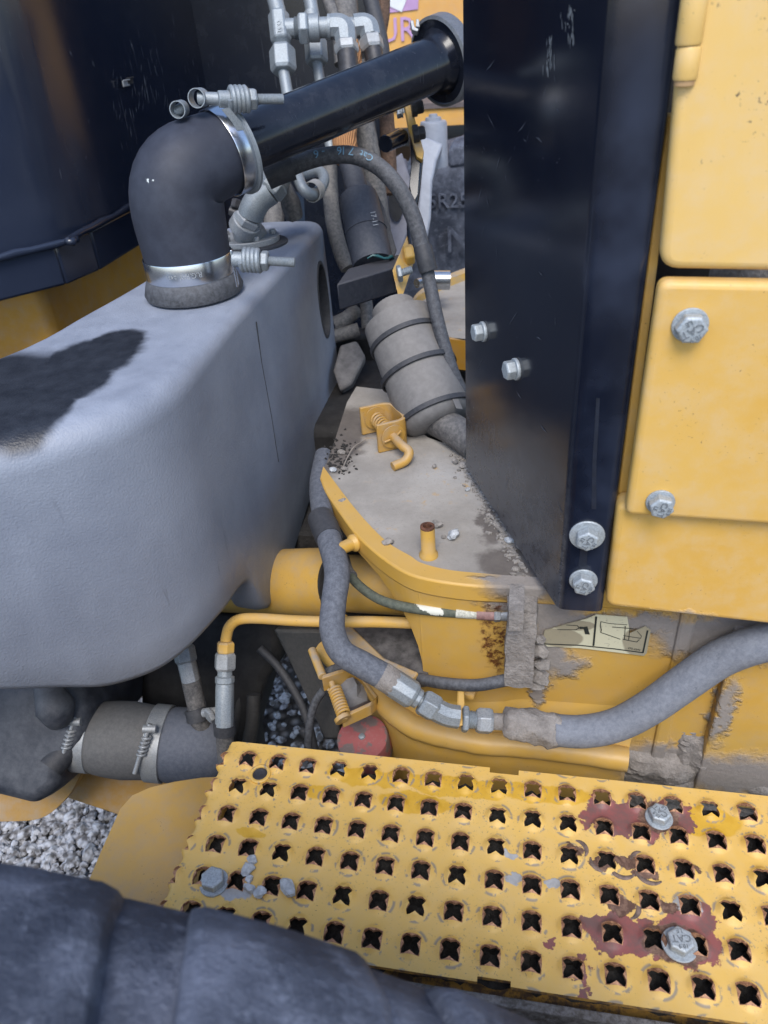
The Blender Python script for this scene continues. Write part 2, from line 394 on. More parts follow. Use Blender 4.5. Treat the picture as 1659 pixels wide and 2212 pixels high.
greyb = [(PZ(1103, 1848, SZ), (.009, .0055, 0)), (PZ(1110, 1898, SZ), (.012, .008, 0)), (PZ(1192, 1910, SZ), (.010, .006, 0)), (PZ(1485, 1955, SZ), (.014, .012, 0)), (q3+V((.02, -.004, 0)), (.03, .012, 0))]
cleanb = [(PZ(800, 1680, SZ), (.06, .014, 0)), (PZ(980, 1700, SZ), (.07, .016, 0)), (PZ(1180, 1715, SZ), (.06, .014, 0)), (PZ(690, 1715, SZ), (.025, .01, 0)), (PZ(540, 1800, SZ), (.02, .006, 0)), (PZ(1530, 1775, SZ), (.04, .02, 0)), (PZ(900, 1735, SZ), (.05, .014, 0))]
holes = [((SX0+c_*DX, SY0-r_*DY, SZ), (.019, .019, 0)) for c_ in range(0) for r_ in range(6)]
def step_extra(s, c, r, nrm):
    cl = s.blobs(cleanb, .012, 30, .08); c = s.mix(cl, c, s.mix(s.rmp(s.noise(60, 5, .7), .4, .7), lin((.58, .34, .035)), lin((.53, .30, .025))))
    # grey abraded halo round each punched hole (periodic in the grid)
    sx = s.n('ShaderNodeSeparateXYZ'); s.L(s.pos, sx.inputs[0])
    ux = s.ma('ABSOLUTE', s.ma('SUBTRACT', s.ma('FRACT', s.ma('ADD', s.ma('DIVIDE', s.ma('SUBTRACT', sx.outputs[0], SX0), DX), 50.5)), .5))
    uy = s.ma('ABSOLUTE', s.ma('SUBTRACT', s.ma('FRACT', s.ma('ADD', s.ma('DIVIDE', s.ma('SUBTRACT', sx.outputs[1], SY0), DY), 50.5)), .5))
    d = s.ma('SQRT', s.ma('ADD', s.ma('MULTIPLY', ux, ux), s.ma('MULTIPLY', uy, uy)))
    ring = s.ma('MULTIPLY', s.rmp(d, .35, .39), s.rmp(d, .47, .41)); ring = s.ma('MULTIPLY', ring, s.rmp(s.noise(75, 4, .6), .52, .58))
    c = s.mix(s.ma('MULTIPLY', ring, .8), c, lin((.20, .185, .165)))
    gr = s.ma('MULTIPLY', s.rmp(s.noise(260, 3, .6), .60, .68), s.rmp(s.noise(9, 4, .6), .42, .62)); c = s.mix(s.ma('MULTIPLY', gr, .6), c, lin((.13, .115, .09)))
    rd = s.blobs(redb, .022, 60, .04, 6); c = s.mix(rd, c, s.mix(s.rmp(s.noise(45, 6, .75), .38, .66), lin((.24, .075, .068)), lin((.14, .078, .07))))
    ru = s.blobs(rustb, .012, 70, .08, 5); c = s.mix(ru, c, s.mix(s.rmp(s.noise(130, 5, .7), .4, .65), lin((.09, .045, .03)), lin((.19, .11, .075))))
    ge = s.blobs(greyb, .010, 90, .1, 5); c = s.mix(ge, c, s.mix(s.noise(200, 4), lin((.25, .25, .25)), lin((.45, .45, .45))))
    r = s.mixf(s.ma('MAXIMUM', ru, ge), r, .75)
    nrm = s.bump(s.ma('ADD', s.ma('ADD', s.ma('MULTIPLY', rd, -.35), s.ma('MULTIPLY', ru, -.6)), s.ma('MULTIPLY', ge, .5)), .6, .0015, nrm)
    return c, r, nrm
YSTEP = yellow('yellow_step', .30, .35, .8, lin((.67, .415, .088)), lin((.64, .38, .062)), extra=step_extra, rough=.45, dustc=lin((.60, .44, .22)))
s = NT('bare_rim'); n_ = s.noise(260, 4, .7); c = s.mix(s.rmp(n_, .35, .65), lin((.50, .27, .15)), lin((.22, .10, .055))); RIM = s.done(c, .55, s.bump(n_, .4, .001), .25)
st = thing('step', 'perforated yellow steel step with star-shaped grip holes and worn red primer patches', 'step', (-.0, .5, .64))
b = MB(); XB, RB = -.382, .014
def sb(p):                                       # fold the left edge down round a small radius
    if p.x >= XB: return p
    s_ = XB-p.x; q = p.z-SZ
    a = s_/RB
    if a <= math.pi/2: return V((XB-math.sin(a)*(RB+q), p.y, SZ-RB+math.cos(a)*(RB+q)))
    return V((XB-RB-q, p.y, SZ-RB-(s_-RB*math.pi/2)))
NS = 24; rng = random.Random(5)
def sq(a, hx, hy):
    c_, s_ = math.cos(a), math.sin(a); k = 1/max(abs(c_), abs(s_)); return k*c_*hx, k*s_*hy
for ci in range(-1, NC):
    for ri in range(NR):
        cx, cy = SX0+ci*DX, SY0-ri*DY
        jit = [rng.uniform(.75, 1.25) for _ in range(4)]
        rs = [[] for _ in range(6)]
        for k in range(NS):
            a = 2*math.pi*k/NS
            w_ = abs(math.cos(2*a)); side = w_**.8; side *= 1 if abs(math.sin(2*a)) < .97 else .6
            jj = jit[int(((a+math.pi/4) % (2*math.pi))/(math.pi/2)) % 4]
            rin = .0074+.0060*(abs(math.sin(2*a))**1.7)
            xq, yq = sq(a, DX/2, DY/2)
            hgt = .0062*jj*side
            for i, (x, y, z) in enumerate(((xq, yq, 0), (.0178*math.cos(a), .0178*math.sin(a), 0), (.0156*math.cos(a), .0156*math.sin(a), .0010*jj*side),
                                          (max(rin, lerp(.0148, .0112, side))*math.cos(a), max(rin, lerp(.0148, .0112, side))*math.sin(a), hgt*.8),
                                          (rin*math.cos(a), rin*math.sin(a), hgt), (rin*.985*math.cos(a), rin*.985*math.sin(a), hgt-.0042))):
                rs[i].append(sb(V((cx+x, cy+y, SZ+z))))
        b.rings(rs[:4], (0, 0), 0); b.rings(rs[3:5], (0, 0), 1 if rng.random() < .75 else 0); b.rings(rs[4:], (0, 0), 1)
# margins, turned-down rear and front lips with their notches
X0g, X1g = SX0-1.5*DX, SX0+(NC-.5)*DX; YB, YF = .6275, .3615
YBg, YFg = SY0+DY/2, SY0-(NR-.5)*DY
nb0, nb1 = PZ(1057, 1680, SZ).x, PZ(1120, 1685, SZ).x
nf0, nf1 = PZ(1030, 2130, SZ).x, PZ(1103, 2135, SZ).x
def margin(x0, x1, ya, yb, lip):
    xs = sorted(set([x0, x1]+[x0+(x1-x0)*k/40 for k in range(41)]))
    for a_, c_ in zip(xs, xs[1:]):
        ps = [V((a_, ya, SZ)), V((c_, ya, SZ)), V((c_, yb, SZ)), V((a_, yb, SZ))]
        b.add([sb(p) for p in ps], [(0, 1, 2, 3)])
        b.add([sb(p) for p in (ps[3], ps[2])]+[sb(V((c_, yb, SZ-lip))), sb(V((a_, yb, SZ-lip)))], [(0, 1, 2, 3)], 2)
margin(X0g, nb0, YBg, YB, .006); margin(nb1, X1g, YBg, YB, .006)
margin(X0g, nf0, YFg, YF, .006); margin(nf1, X1g, YFg, YF, .006)
for x0, x1, yy in ((nb0, nb1, YBg), (nf0, nf1, YFg)): b.add([(x0, yy, SZ), (x1, yy, SZ), (x1, yy, SZ-.006), (x0, yy, SZ-.006)], [(0, 1, 2, 3)], 2)
s = NT('rusty_edge'); n_ = s.noise(60, 5, .7); c = s.mix(s.rmp(n_, .4, .6), lin((.10, .065, .045)), lin((.45, .25, .05))); RUSTEDGE = s.done(c, .8, s.bump(n_, .5, .002))
tread = b.build('tread_plate', [YSTEP, RIM, RUSTEDGE], st, 38)
bolt(st, q1, (0, 0, 1), .0132, .012, .0165, .003, text=True, turn=2.4)
bolt(st, q2, (0, 0, 1), .0142, .012, .0185, .003, text=True, turn=3.3)
bolt(st, q3, (0, 0, 1), .0145, .012, .0175, .003, text=False, turn=.4)
qh = PZ(562, 1673, SZ)
b = MB(); b.lathe([(.0150, 0), (.0148, .0022), (.0128, .0032), (.0104, .0026), (.0100, .0006)], qh, (0, 0, 1), 28, caps=(0, 0)); b.build('threaded_insert', YSTEP, st)
b = MB(); b.lathe([(.0100, .0004), (.0100, .0010), (.0086, .0007), (.0078, .0011), (.0060, .0006), (.001, .0005)], qh, (0, 0, 1), 24); b.build('bore_shade', DARKSTEEL, st)  # dark disc for the shade in the bore; no hole is cut
# tray of packed dirt below the plate
b = MB(); b.box((.02, .495, .640), (.80, .25, .012)); b.build('tray', RUSTEDGE, st, 0)
b = MB(); n1, n2 = 110, 40
grid = [[V((lerp(-.375, .44, i/n1), lerp(.372, .618, j/n2), .668+.013*mnoise.noise(V((i*.35, j*.35, 3)))+.010*mnoise.noise(V((i*1.1, j*1.1, 9))))) for j in range(n2+1)] for i in range(n1+1)]
b.add([p for r_ in grid for p in r_], [(i*(n2+1)+j, (i+1)*(n2+1)+j, (i+1)*(n2+1)+j+1, i*(n2+1)+j+1) for i in range(n1) for j in range(n2)])
d = b.build('packed_dirt', DIRT, st, 20); d['kind'] = 'stuff'
# front carrier beam under the plate, caked with dirt
CARB = mudmat('caked_dirt', (.09, .075, .06), (.27, .25, .235), 110)
b = MB(); b.box((.12, .3525, .672), (.62, .010, .030)); b.build('front_lip', CARB, st, 0, bevel=.002)
b = MB(); n1, n2 = 120, 14
grid = [[V((lerp(-.20, .46, i/n1), lerp(.22, .349, j/n2), .648+.006*mnoise.noise(V((i*.5, j*.5, 3)))+.006*mnoise.noise(V((i*1.3, j*1.3, 9))))) for j in range(n2+1)] for i in range(n1+1)]
b.add([p for r_ in grid for p in r_], [(i*(n2+1)+j, (i+1)*(n2+1)+j, (i+1)*(n2+1)+j+1, i*(n2+1)+j+1) for i in range(n1) for j in range(n2)])
b.build('caked_ledge', CARB, st, 30)
WELD = plain('weld_scar', (.15, .105, .085), .7, .45, 160, .5)
# weld crescents
for (px, py, r_, a0, a1) in ((1245, 1836, .012, -.6, 1.6), (1300, 1858, .013, 3.0, 5.2), (1345, 1868, .016, 3.4, 5.6), (1405, 1878, .017, 3.2, 5.4), (1348, 1955, .016, -1.2, .8), (1388, 1862, .012, 1.6, 3.4)):
    cpt = PZ(px, py, SZ); b = MB()
    b.tube([cpt+V((math.cos(a0+(a1-a0)*k/9)*r_, math.sin(a0+(a1-a0)*k/9)*r_, .0006)) for k in range(10)], [.001, .0026, .003, .0026, .001], 8); b.v = [V((p.x, p.y, SZ+(p.z-SZ)*.45)) for p in b.v]; b.build('weld_mark', WELD, st)
# stones lying on the step
for i, (px, py, s_) in enumerate(((545, 1857, .006), (536, 1879, .0085), (538, 1898, .006), (541, 1920, .007), (562, 1928, .0085), (622, 1922, .011))):
    b = MB(); vs, fs = rock(PZ(px, py, SZ+.003)+V((0, 0, 0)), s_, 20+i, .55, 2); zmin = min(v.z for v in vs); b.add([v+V((0, 0, SZ+.0002-zmin)) for v in vs], fs)
    tag(b.build('stone', STONE, None, 25), 'largest flat grey stone chip on the step, apart from the small cluster' if i == 5 else 'topmost tiny stone chip at the rim of a step hole' if i == 0 else 'small grey stone chip in the cluster beside the plain step bolt', 'stone', 'stone chips lying on the step')

# ------------------------------------------------------------------ yellow side bracket left of the step
b = MB(); zz = .632
out = [PZ(500, 1672, zz), PZ(440, 1675, zz), PZ(380, 1684, zz), PZ(325, 1697, zz), PZ(285, 1715, zz), PZ(258, 1745, zz), PZ(240, 1785, zz), PZ(215, 1840, zz), PZ(190, 1900, zz), PZ(165, 1960, zz), PZ(150, 2030, zz), PZ(420, 2080, zz)]
n = len(out); cen = sum(out, V())/n
def curl(p, k, dz): return V((lerp(p.x, cen.x, k), lerp(p.y, cen.y, k), p.z+dz))
b.rings([[curl(p, 0, -.035) for p in out], [curl(p, 0, -.012) for p in out], [curl(p, .012, -.004) for p in out], [curl(p, .04, 0) for p in out]], (0, 1))
tag(b.build('step_bracket', YP, None, 60), 'smooth yellow rounded bracket plate at the left end of the step', 'bracket')

# ================================================================== GREY PLASTIC TANK
ZT = 1.2
right_y = [.80, .835, .86, .885, .91, .944, 1.0, 1.06, 1.16, 1.26, 1.38, 1.47]
o_front = [(-.80, .40, .93), (-.72, .455, .925), (-.66, .50, .915), (-.62, .53, .878), (-.574, .568, .845), (-.537, .594, .822), (-.505, .617, .815), (-.476, .640, .815), (-.452, .664, .822), (-.434, .690, .83), (-.420, .722, .836), (-.412, .757, .836)]
zb_r = {.80: .832, .835: .812, .86: .745, .885: .716, .91: .708, .944: .704, 1.0: .702, 1.06: .714, 1.16: .736, 1.26: .757, 1.38: .782, 1.47: .80}
ol = o_front+[(-.41, y, zb_r[y]) for y in right_y]+[(-.414, 1.505, .816), (-.43, 1.53, .82), (-.46, 1.54, .82), (-.54, 1.54, .82), (-.60, 1.52, .82), (-.625, 1.46, .82), (-.635, 1.3, .82), (-.64, 1.15, .82), (-.66, 1.0, .83), (-.69, .86, .85), (-.78, .72, .88), (-.9, .58, .92), (-.92, .48, .93), (-.88, .42, .93)]
ol = [V(p) for p in ol]
# resample densely
dense = crom(ol+[ol[0]], 4)[:-1]
def offs(pts, d_):
    n = len(pts); r_ = []
    for i in range(n):
        t_ = pts[(i+1) % n]-pts[i-1]; t_.z = 0; t_.normalize(); r_.append(V((pts[i].x-t_.y*d_, pts[i].y+t_.x*d_, 0)))
    return r_
rads = []
for p in dense:
    rads.append(lerp(.042, .018, min(1, max(0, (p.y-.62)/.35))))
inn = [offs(dense, rads[i])[i] for i in range(len(dense))] if False else None
offc = {}
def ringat(depth, zf):
    r_ = []
    n = len(dense)
    for i in range(n):
        t_ = dense[(i+1) % n]-dense[i-1]; t_.z = 0; t_.normalize(); R = rads[i]
        dd = depth(R); r_.append(V((dense[i].x-t_.y*dd, dense[i].y+t_.x*dd, zf(i, R))))
    return r_
rs = []
rs.append(ringat(lambda R: .05, lambda i, R: dense[i].z+.004)); rs.append(ringat(lambda R: .02, lambda i, R: dense[i].z)); rs.append(ringat(lambda R: .005, lambda i, R: dense[i].z+.005)); rs.append(ringat(lambda R: 0, lambda i, R: dense[i].z+.016))
for k in range(1, 7): rs.append(ringat(lambda R: -.001*math.sin(math.pi*k/7), lambda i, R, k=k: lerp(dense[i].z+.016, ZT-R, k/7)))
for k in range(0, 7):
    a = math.pi/2*k/6; rs.append(ringat(lambda R, a=a: R*(1-math.cos(a)), lambda i, R, a=a: ZT-R+R*math.sin(a)+.006*math.sin(a)*0))
b = MB(); b.rings(rs, (1, 1))
stain = [(PZ(190, 775, ZT), (.065, .07, 0)), (PZ(250, 740, ZT), (.04, .05, 0)), (PZ(90, 830, ZT), (.07, .09, 0)), (PZ(60, 890, ZT), (.05, .07, 0)), (PZ(-60, 860, ZT), (.12, .14, 0)), (PZ(160, 830, ZT), (.045, .05, 0))]
s = NT('tank_plastic'); big = s.noise(7, 5, .6); mid = s.noise(30, 5, .7); gr = s.noise(360, 3, .5)
c = s.mix(s.rmp(big, .3, .7), lin((.185, .207, .258)), lin((.228, .253, .308)))
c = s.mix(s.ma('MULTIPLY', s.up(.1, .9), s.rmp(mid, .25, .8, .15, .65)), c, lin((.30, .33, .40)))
scf = s.ma('MULTIPLY', s.rmp(s.noise(11, 3, .6, stretch=(5, 5, .6)), .66, .74), s.rmp(s.noise(4, 3), .5, .66)); c = s.mix(s.ma('MULTIPLY', scf, .55), c, lin((.045, .047, .055)))
smd = [(PT(330, 925, .92), (.006, .03, .03)), (PT(368, 985, .93), (.005, .03, .035)), (PT(382, 1040, .95), (.004, .03, .03)), (PT(295, 905, .9), (.012, .03, .012)), (PT(420, 900, .97), (.003, .03, .05)), (PT(520, 1110, 1.05), (.004, .04, .03))]
sm = s.ma('MULTIPLY', s.blobs(smd, .014, 40, .6, 6), s.rmp(s.noise(120, 5, .75), .35, .65)); c = s.mix(s.ma('MULTIPLY', sm, .75), c, lin((.05, .053, .062)))
lt = s.ma('MULTIPLY', s.rmp(s.noise(6, 4, .6, stretch=(3, 3, .5)), .5, .72), .15); c = s.mix(lt, c, lin((.30, .33, .40)))
wet = s.blobs(stain, .020, 16, .16, 3)
zc = s.n('ShaderNodeSeparateXYZ'); s.L(s.pos, zc.inputs[0]); wet = s.ma('MULTIPLY', wet, s.rmp(zc.outputs[2], ZT-.03, ZT-.012))
c = s.mix(wet, c, s.mix(s.rmp(mid, .3, .7), lin((.013, .015, .021)), lin((.028, .032, .042))))
TANK = s.done(c, s.mixf(wet, s.rmp(mid, .3, .8, .42, .62), .42), s.bump(gr, .40, .0018, s.bump(mid, .08, .004)))
# keep the moulded-in hand hole: cut an oval pocket through the right wall
cut = MB(); cy_ = PX(704, 645, -.41); cut.lathe([(1, -.05), (1, .05)], V((-.41, 0, 0)), (1, 0, 0), 40)
cut.v = [V((p.x, (p.y)*.036+1.435, p.z*.075+1.065)) for p in cut.v]
tk = b.build('fuel_tank', TANK, None, 50)
co = cut.build('cutter', RUB, None, 0)
bo = tk.modifiers.new('cut', 'BOOLEAN'); bo.object = co; bo.operation = 'DIFFERENCE'; bo.solver = 'EXACT'
dg = bpy.context.evaluated_depsgraph_get(); me2 = bpy.data.meshes.new_from_object(tk.evaluated_get(dg)); tk.modifiers.clear()
bpy.data.objects.remove(co, do_unlink=True)
me2.shade_smooth(); me2.set_sharp_from_angle(angle=rad(50))
tkroot = thing('plastic_tank', 'large grey textured plastic tank with a dark wet stain on its rounded top', 'tank', tk.location)
tk.data = me2; tk.name = 'tank_body'; tk.parent = tkroot; tk.location = (0, 0, 0)
b = MB(); b.lathe([(1, 0), (1.06, .002), (1.06, .004), (.97, .004), (.95, -.02)], V((-.41, 0, 0)), (1, 0, 0), 40, caps=(0, 0))
b.v = [V((p.x-.0015, p.y*.036+1.435, p.z*.075+1.065)) for p in b.v]; b.build('hand_hole_lip', RUB, tkroot)
# moulding seam on the right wall
b = MB(); b.tube([V((-.4085, 1.045, 1.165)), V((-.4095, 1.04, 1.1)), V((-.4092, 1.041, 1.0)), V((-.4090, 1.037, .92))], .0010, 6); b.build('mould_seam', RUB, tkroot)

# ================================================================== RUBBER ELBOW, CLAMPS, BLACK CHARGE PIPE
EB = PZ(423, 636, ZT)                                  # elbow foot on the tank top
P1 = PT(502, 322, 1.085); P2 = PT(950, 134, 1.25); PD = (P2-P1).normalized()
el_top = V((EB.x, EB.y, 1.305))
path = [EB+V((0, 0, .03)), EB+V((0, 0, .06)), el_top]
ctrl = (el_top, el_top+V((0, 0, .075)), P1-PD*.085, P1+PD*.004)
for k in range(1, 15):
    t = k/14; a_, b_, c_, d_ = ctrl; path.append(a_*(1-t)**3+b_*3*t*(1-t)**2+c_*3*t*t*(1-t)+d_*t**3)
rad_e = [.0635, .0645, .0668, .0672, .0672, .0668, .0662, .0655, .0648, .064, .063, .062, .0605, .059, .0578, .0565, .056]
eb = thing('elbow_hose', 'black rubber elbow hose rising from the grey tank to the black pipe', 'hose', EB)
s = NT('elbow_rubber'); a = s.noise(26, 5, .65); f_ = s.noise(800, 3, .6)
c = s.mix(s.rmp(a, .35, .75), lin((.019, .023, .038)), lin((.034, .040, .060)))
ws = s.blobs([(PT(354, 374, 1.05), (.0035, .06, .005)), (PT(365, 372, 1.05), (.003, .06, .004))], .007, 160, .1, 4); c = s.mix(ws, c, lin((.6, .65, .65)))
ELB = s.done(c, .62, s.bump(f_, .25, .0007, s.bump(a, .1, .003)))
b = MB(); b.tube(path, rad_e, 40, sub if False else (0, 0)); b.build('hose_body', ELB, eb, 60)
b = MB(); b.lathe([(.065, .033), (.070, .028), (.076, .010), (.074, .004), (.066, .001), (.05, .001)], EB, (0, 0, 1), 48, caps=(1, 0)); b.build('foot_flange', rubber('foot_rubber', (.03, .03, .034), .5, (.14, .15, .17), bump=.5), eb, 45)
def clamp(name, label, c_, ax, R, wdt, bp0, bp1, band_mat, txt=None):
    """band round (c_, ax) with a spring-loaded T-bolt whose sight runs bp0 -> bp1"""
    th_ = thing(name, label, 'clamp', c_)
    ax = V(ax).normalized(); b = MB()
    b.lathe([(R, -wdt/2), (R+.0012, -wdt/2), (R+.0016, -wdt/2+.001), (R+.0016, wdt/2-.001), (R+.0012, wdt/2), (R, wdt/2)], c_, ax, 64, caps=(0, 0)); b.build('band', band_mat, th_, 40)
    d_ = (bp1-bp0); L = d_.length; d_.normalize()
    b = MB(); b.cyl(bp0-d_*.004, bp0+d_*.012, .0105, 20); b.build('trunnion', ZINC, th_, bevel=.001)
    b = MB(); b.spring(bp0+d_*.010, bp0+d_*(L*.42), .0138, .0040, 4.4); b.build('spring', ZINC, th_)
    b = MB(); b.lathe([(.0085, 0), (.0095, .002), (.0095, L*.34)], bp0+d_*.008, d_, 16); b.build('spring_core', ZINC, th_)
    b = MB(); b.hexa(bp0+d_*(L*.43), bp0+d_*(L*.56), .0145); b.build('nut', ZINC, th_, 20, bevel=.0008)
    b = MB(); b.thread(bp0+d_*(L*.5), bp1, .0068, .0019); b.build('t_bolt', ZINC, th_, 60)
    return th_
CB = EB+V((0, 0, .047))
lo0, lo1 = PT(508, 560, 1.045), PT(637, 567, 1.045)
lc = clamp('hose_clamp', 'shiny steel band clamp round the foot of the elbow hose', CB, (0, 0, 1), .0655, .030, lo0, lo1, STEEL)
b = MB(); u_ = (lo1-lo0).normalized()
b.box(lo0+u_*-.003+V((0, 0, -.012)), (.003, .014, .052), Matrix.Rotation(.25, 3, 'Z')); b.build('band_tab', STEEL, lc, bevel=.001)
dirc = (CAM-CB); dirc.z = 0; dirc.normalize()
for k, ch in enumerate('R.G.RAY 2431'):
    a = math.atan2(dirc.y, dirc.x)+.18-.075*k*.9; nrm_ = V((math.cos(a), math.sin(a), 0)); tg = V((-nrm_.y, nrm_.x, 0))
    if ch != ' ': textmesh('band_marking', ch, .011 if k < 7 else .007, CB+nrm_*.0672, -tg, (0, 0, -1), ZINC_DUSTY, lc, .0003)
up0, up1 = PT(478, 214, 1.005), PT(612, 214, 1.03)
C2 = P1-PD*.010
uc = clamp('hose_clamp', 'zinc band clamp joining the elbow hose to the black pipe', C2, PD, .0592, .024, up0, up1, STEEL)
b = MB(); b.lathe([(.0600, .012), (.066, .0125), (.066, .0165), (.058, .017)], C2, PD, 56, caps=(0, 0)); b.build('rolled_edge', ZINC, uc)
# the clamp's looped band ends standing off the elbow's top
for (pa, pb, rr_) in ((PT(383, 237, 1.0), PT(400, 233, 1.03), .0155), (PT(424, 212, 1.0), PT(443, 210, 1.03), .0175)):
    d_ = (pb-pa).normalized(); b = MB()
    b.lathe([(RW(rr_*1000, 1.0), 0), (RW(rr_*1000, 1.0)+.0012, 0), (RW(rr_*1000, 1.0)+.0012, .02), (RW(rr_*1000, 1.0), .02), (RW(rr_*1000, 1.0), 0)], pa, d_, 28, caps=(0, 0)); b.build('band_loop', ZINC, uc)
b = MB(); b.cyl(PT(375, 243, 1.02), PT(405, 228, 1.02), RW(11, 1.0)); b.cyl(PT(428, 212, 1.01), PT(480, 214, 1.01), RW(13, 1.0)); b.build('bolt_barrel', ZINC, uc, bevel=.001)
b = MB(); b.add([PT(478, 236, .99), PT(495, 232, .99), PT(520, 262, 1.0), PT(527, 280, 1.01), PT(512, 282, 1.01), PT(500, 262, 1.0)], [(0, 1, 2, 3, 4, 5)]); b.prism([PT(478, 236, .992), PT(495, 232, .992), PT(520, 262, 1.002), PT(527, 280, 1.012), PT(512, 282, 1.012), PT(500, 262, 1.002)], FWD*.0015); b.build('band_tongue', ZINC, uc, bevel=.0006)

pipe = thing('charge_pipe', 'glossy black steel pipe running from the elbow hose to a flanged clamp', 'pipe', (P1+P2)/2)
PIPEM = black_paint('pipe_gloss', (.007, .009, .016), .16, .10, scr=.35)
b = MB(); rp = .0415
b.lathe([(rp, -.03), (rp, (P2-P1).length*.94), (rp*1.03, (P2-P1).length*.97), (rp*1.22, (P2-P1).length*.99), (rp*1.25, (P2-P1).length+.004)], P1, PD, 48); b.build('pipe_tube', PIPEM, pipe, 50)
b = MB(); b.lathe([(rp*1.0, -.004), (rp*1.5, -.004), (rp*1.52, 0), (rp*1.52, .014), (rp*1.2, .016), (.02, .016)], P2, PD, 56); b.build('end_flange', PIPEM, pipe, 40)
vb = thing('band_clamp', 'grey band clamp with a bolt tab round the far end of the black pipe', 'clamp', P2)
b = MB(); R_ = rp*1.53; b.lathe([(R_, -.006), (R_+.005, -.004), (R_+.005, .018), (R_, .020)], P2, PD, 56, caps=(0, 0)); b.build('band', zinc('clamp_grey', (.20, .21, .23), .45, .3, .5), vb, 40)
b = MB(); tA = PT(893, 62, 1.22); b.prism([PT(886, 44, 1.22), PT(893, 43, 1.22), PT(896, 58, 1.22), PT(905, 62, 1.22), PT(902, 68, 1.22), PT(890, 64, 1.22)], FWD*.012); b.prism([PT(899, 40, 1.222), PT(905, 41, 1.222), PT(907, 58, 1.222), PT(898, 57, 1.222)], FWD*.012); b.build('bolt_tab', ZINC_DUSTY, vb, bevel=.001)

# bracket arm under the pipe's far end
ar = thing('bracket_arm', 'narrow tan and black bracket arm hanging below the black pipe clamp', 'bracket', PT(900, 440, 1.38))
b = MB(); t_ = 1.34; b.prism([PT(872, 213, t_), PT(884, 211, t_), PT(900, 270, t_), PT(916, 328, t_), PT(912, 345, t_), PT(900, 338, t_), PT(884, 280, t_)], FWD*.02); b.build('flat_bar', YDUSTY, ar, bevel=.001)
b = MB(); b.prism([PT(884, 280, t_+.01), PT(902, 340, t_+.01), PT(908, 350, t_+.01), PT(903, 420, t_+.01), PT(893, 440, t_+.01), PT(884, 400, t_+.01), PT(889, 350, t_+.01)], FWD*.02); b.build('black_arm', BLACKP, ar, bevel=.001)
b = MB(); b.tube(crom([PT(905, 345, 1.36), PT(897, 420, 1.36), PT(888, 480, 1.37), PT(893, 560, 1.38)], 5), RW(10, 1.36), 10); b.build('arm_strap', BLACKP, ar)
b = MB(); b.cyl(PT(868, 296, 1.35), PT(832, 311, 1.30), RW(17, 1.33), 24); b.build('stub', BLACKP, ar, bevel=.001)
for (px, py) in ((898, 232), (902, 288)):
    b = MB(); b.hexa(PT(px-8, py+2, 1.335), PT(px+16, py-3, 1.335), RW(15, 1.33)); b.cyl(PT(px-10, py+2, 1.335), PT(px+2, py, 1.335), RW(18, 1.33)); b.build('bolt', DARKSTEEL, ar, 20, bevel=.001)
b = MB(); b.spring(PT(858, 245, 1.36), PT(872, 243, 1.36), RW(8, 1.36), .002, 3); b.hexa(PT(858, 245, 1.36), PT(866, 244, 1.36), RW(11, 1.36)); b.build('nut', ZINC, ar)

# ================================================================== FLANGE FITTING ON THE TANK
fb = PZ(540, 528, ZT); tf = TD(fb)
ff = thing('tank_flange', 'dusty oval flange with a bent zinc fitting on the tank behind the elbow hose', 'fitting', fb)
def disc(cx_, cy_, rx, ry, z0, z1, nm, mat, par):
    b = MB(); pts = [V((cx_+rx*math.cos(2*math.pi*k/36), cy_+ry*math.sin(2*math.pi*k/36), z0)) for k in range(36)]; b.prism(pts, V((0, 0, z1-z0))); return b.build(nm, mat, par, bevel=.001)
disc(fb.x+.004, fb.y, .068, .062, ZT-.001, ZT+.004, 'gasket', RUB, ff); disc(fb.x-.004, fb.y+.004, .060, .055, ZT+.004, ZT+.014, 'flange_plate', ZINC_DUSTY, ff)
for k in range(5):
    a = .35+k*1.256; c_ = V((fb.x-.004+.048*math.cos(a), fb.y+.004+.044*math.sin(a), ZT+.014)); b = MB(); b.hexa(c_, c_+V((0, 0, .008)), .0065); b.build('flange_bolt', ZINC_DUSTY, ff, 20)
b = MB(); b.tube(crom([V((fb.x, fb.y+.01, ZT+.012)), PT(533, 500, tf-.03), PT(535, 478, tf-.05)], 5), [RW(36, tf), RW(30, tf), RW(27, tf)], 24); b.build('neck', ZINC_DUSTY, ff)
b = MB(); b.cyl(PT(523, 496, tf-.04), PT(534, 478, tf-.055), RW(31, tf), 28); b.build('collar', ZINC_DUSTY, ff, bevel=.002)
b = MB(); b.hexa(PT(530, 484, tf-.05), PT(540, 466, tf-.06), RW(30, tf)); b.build('hex_nut', ZINC_DUSTY, ff, 20, bevel=.001)
b = MB(); b.tube(crom([PT(541, 466, tf-.06), PT(549, 446, tf-.07), PT(562, 428, tf-.075), PT(584, 412, tf-.08)], 6), RW(27, tf), 18); b.build('elbow_body', ZINC, ff)
b = MB(); b.hexa(PT(578, 416, tf-.08), PT(598, 392, tf-.08), RW(31, tf)); b.build('hex_nut', ZINC, ff, 20, bevel=.001)
b = MB(); b.thread(PT(592, 398, tf-.08), PT(604, 374, tf-.07), RW(28, tf), .006, 24); b.cyl(PT(600, 384, tf-.07), PT(570, 368, tf-.05), RW(30, tf), 20); b.build('union', ZINC_DUSTY, ff)
b = MB(); b.hexa(PT(508, 450, tf-.02), PT(512, 432, tf-.02), RW(11, tf)); b.cyl(PT(497, 455, tf-.01), PT(520, 462, tf-.01), RW(10, tf)); b.build('side_bolt', DARKSTEEL, ff, 20)

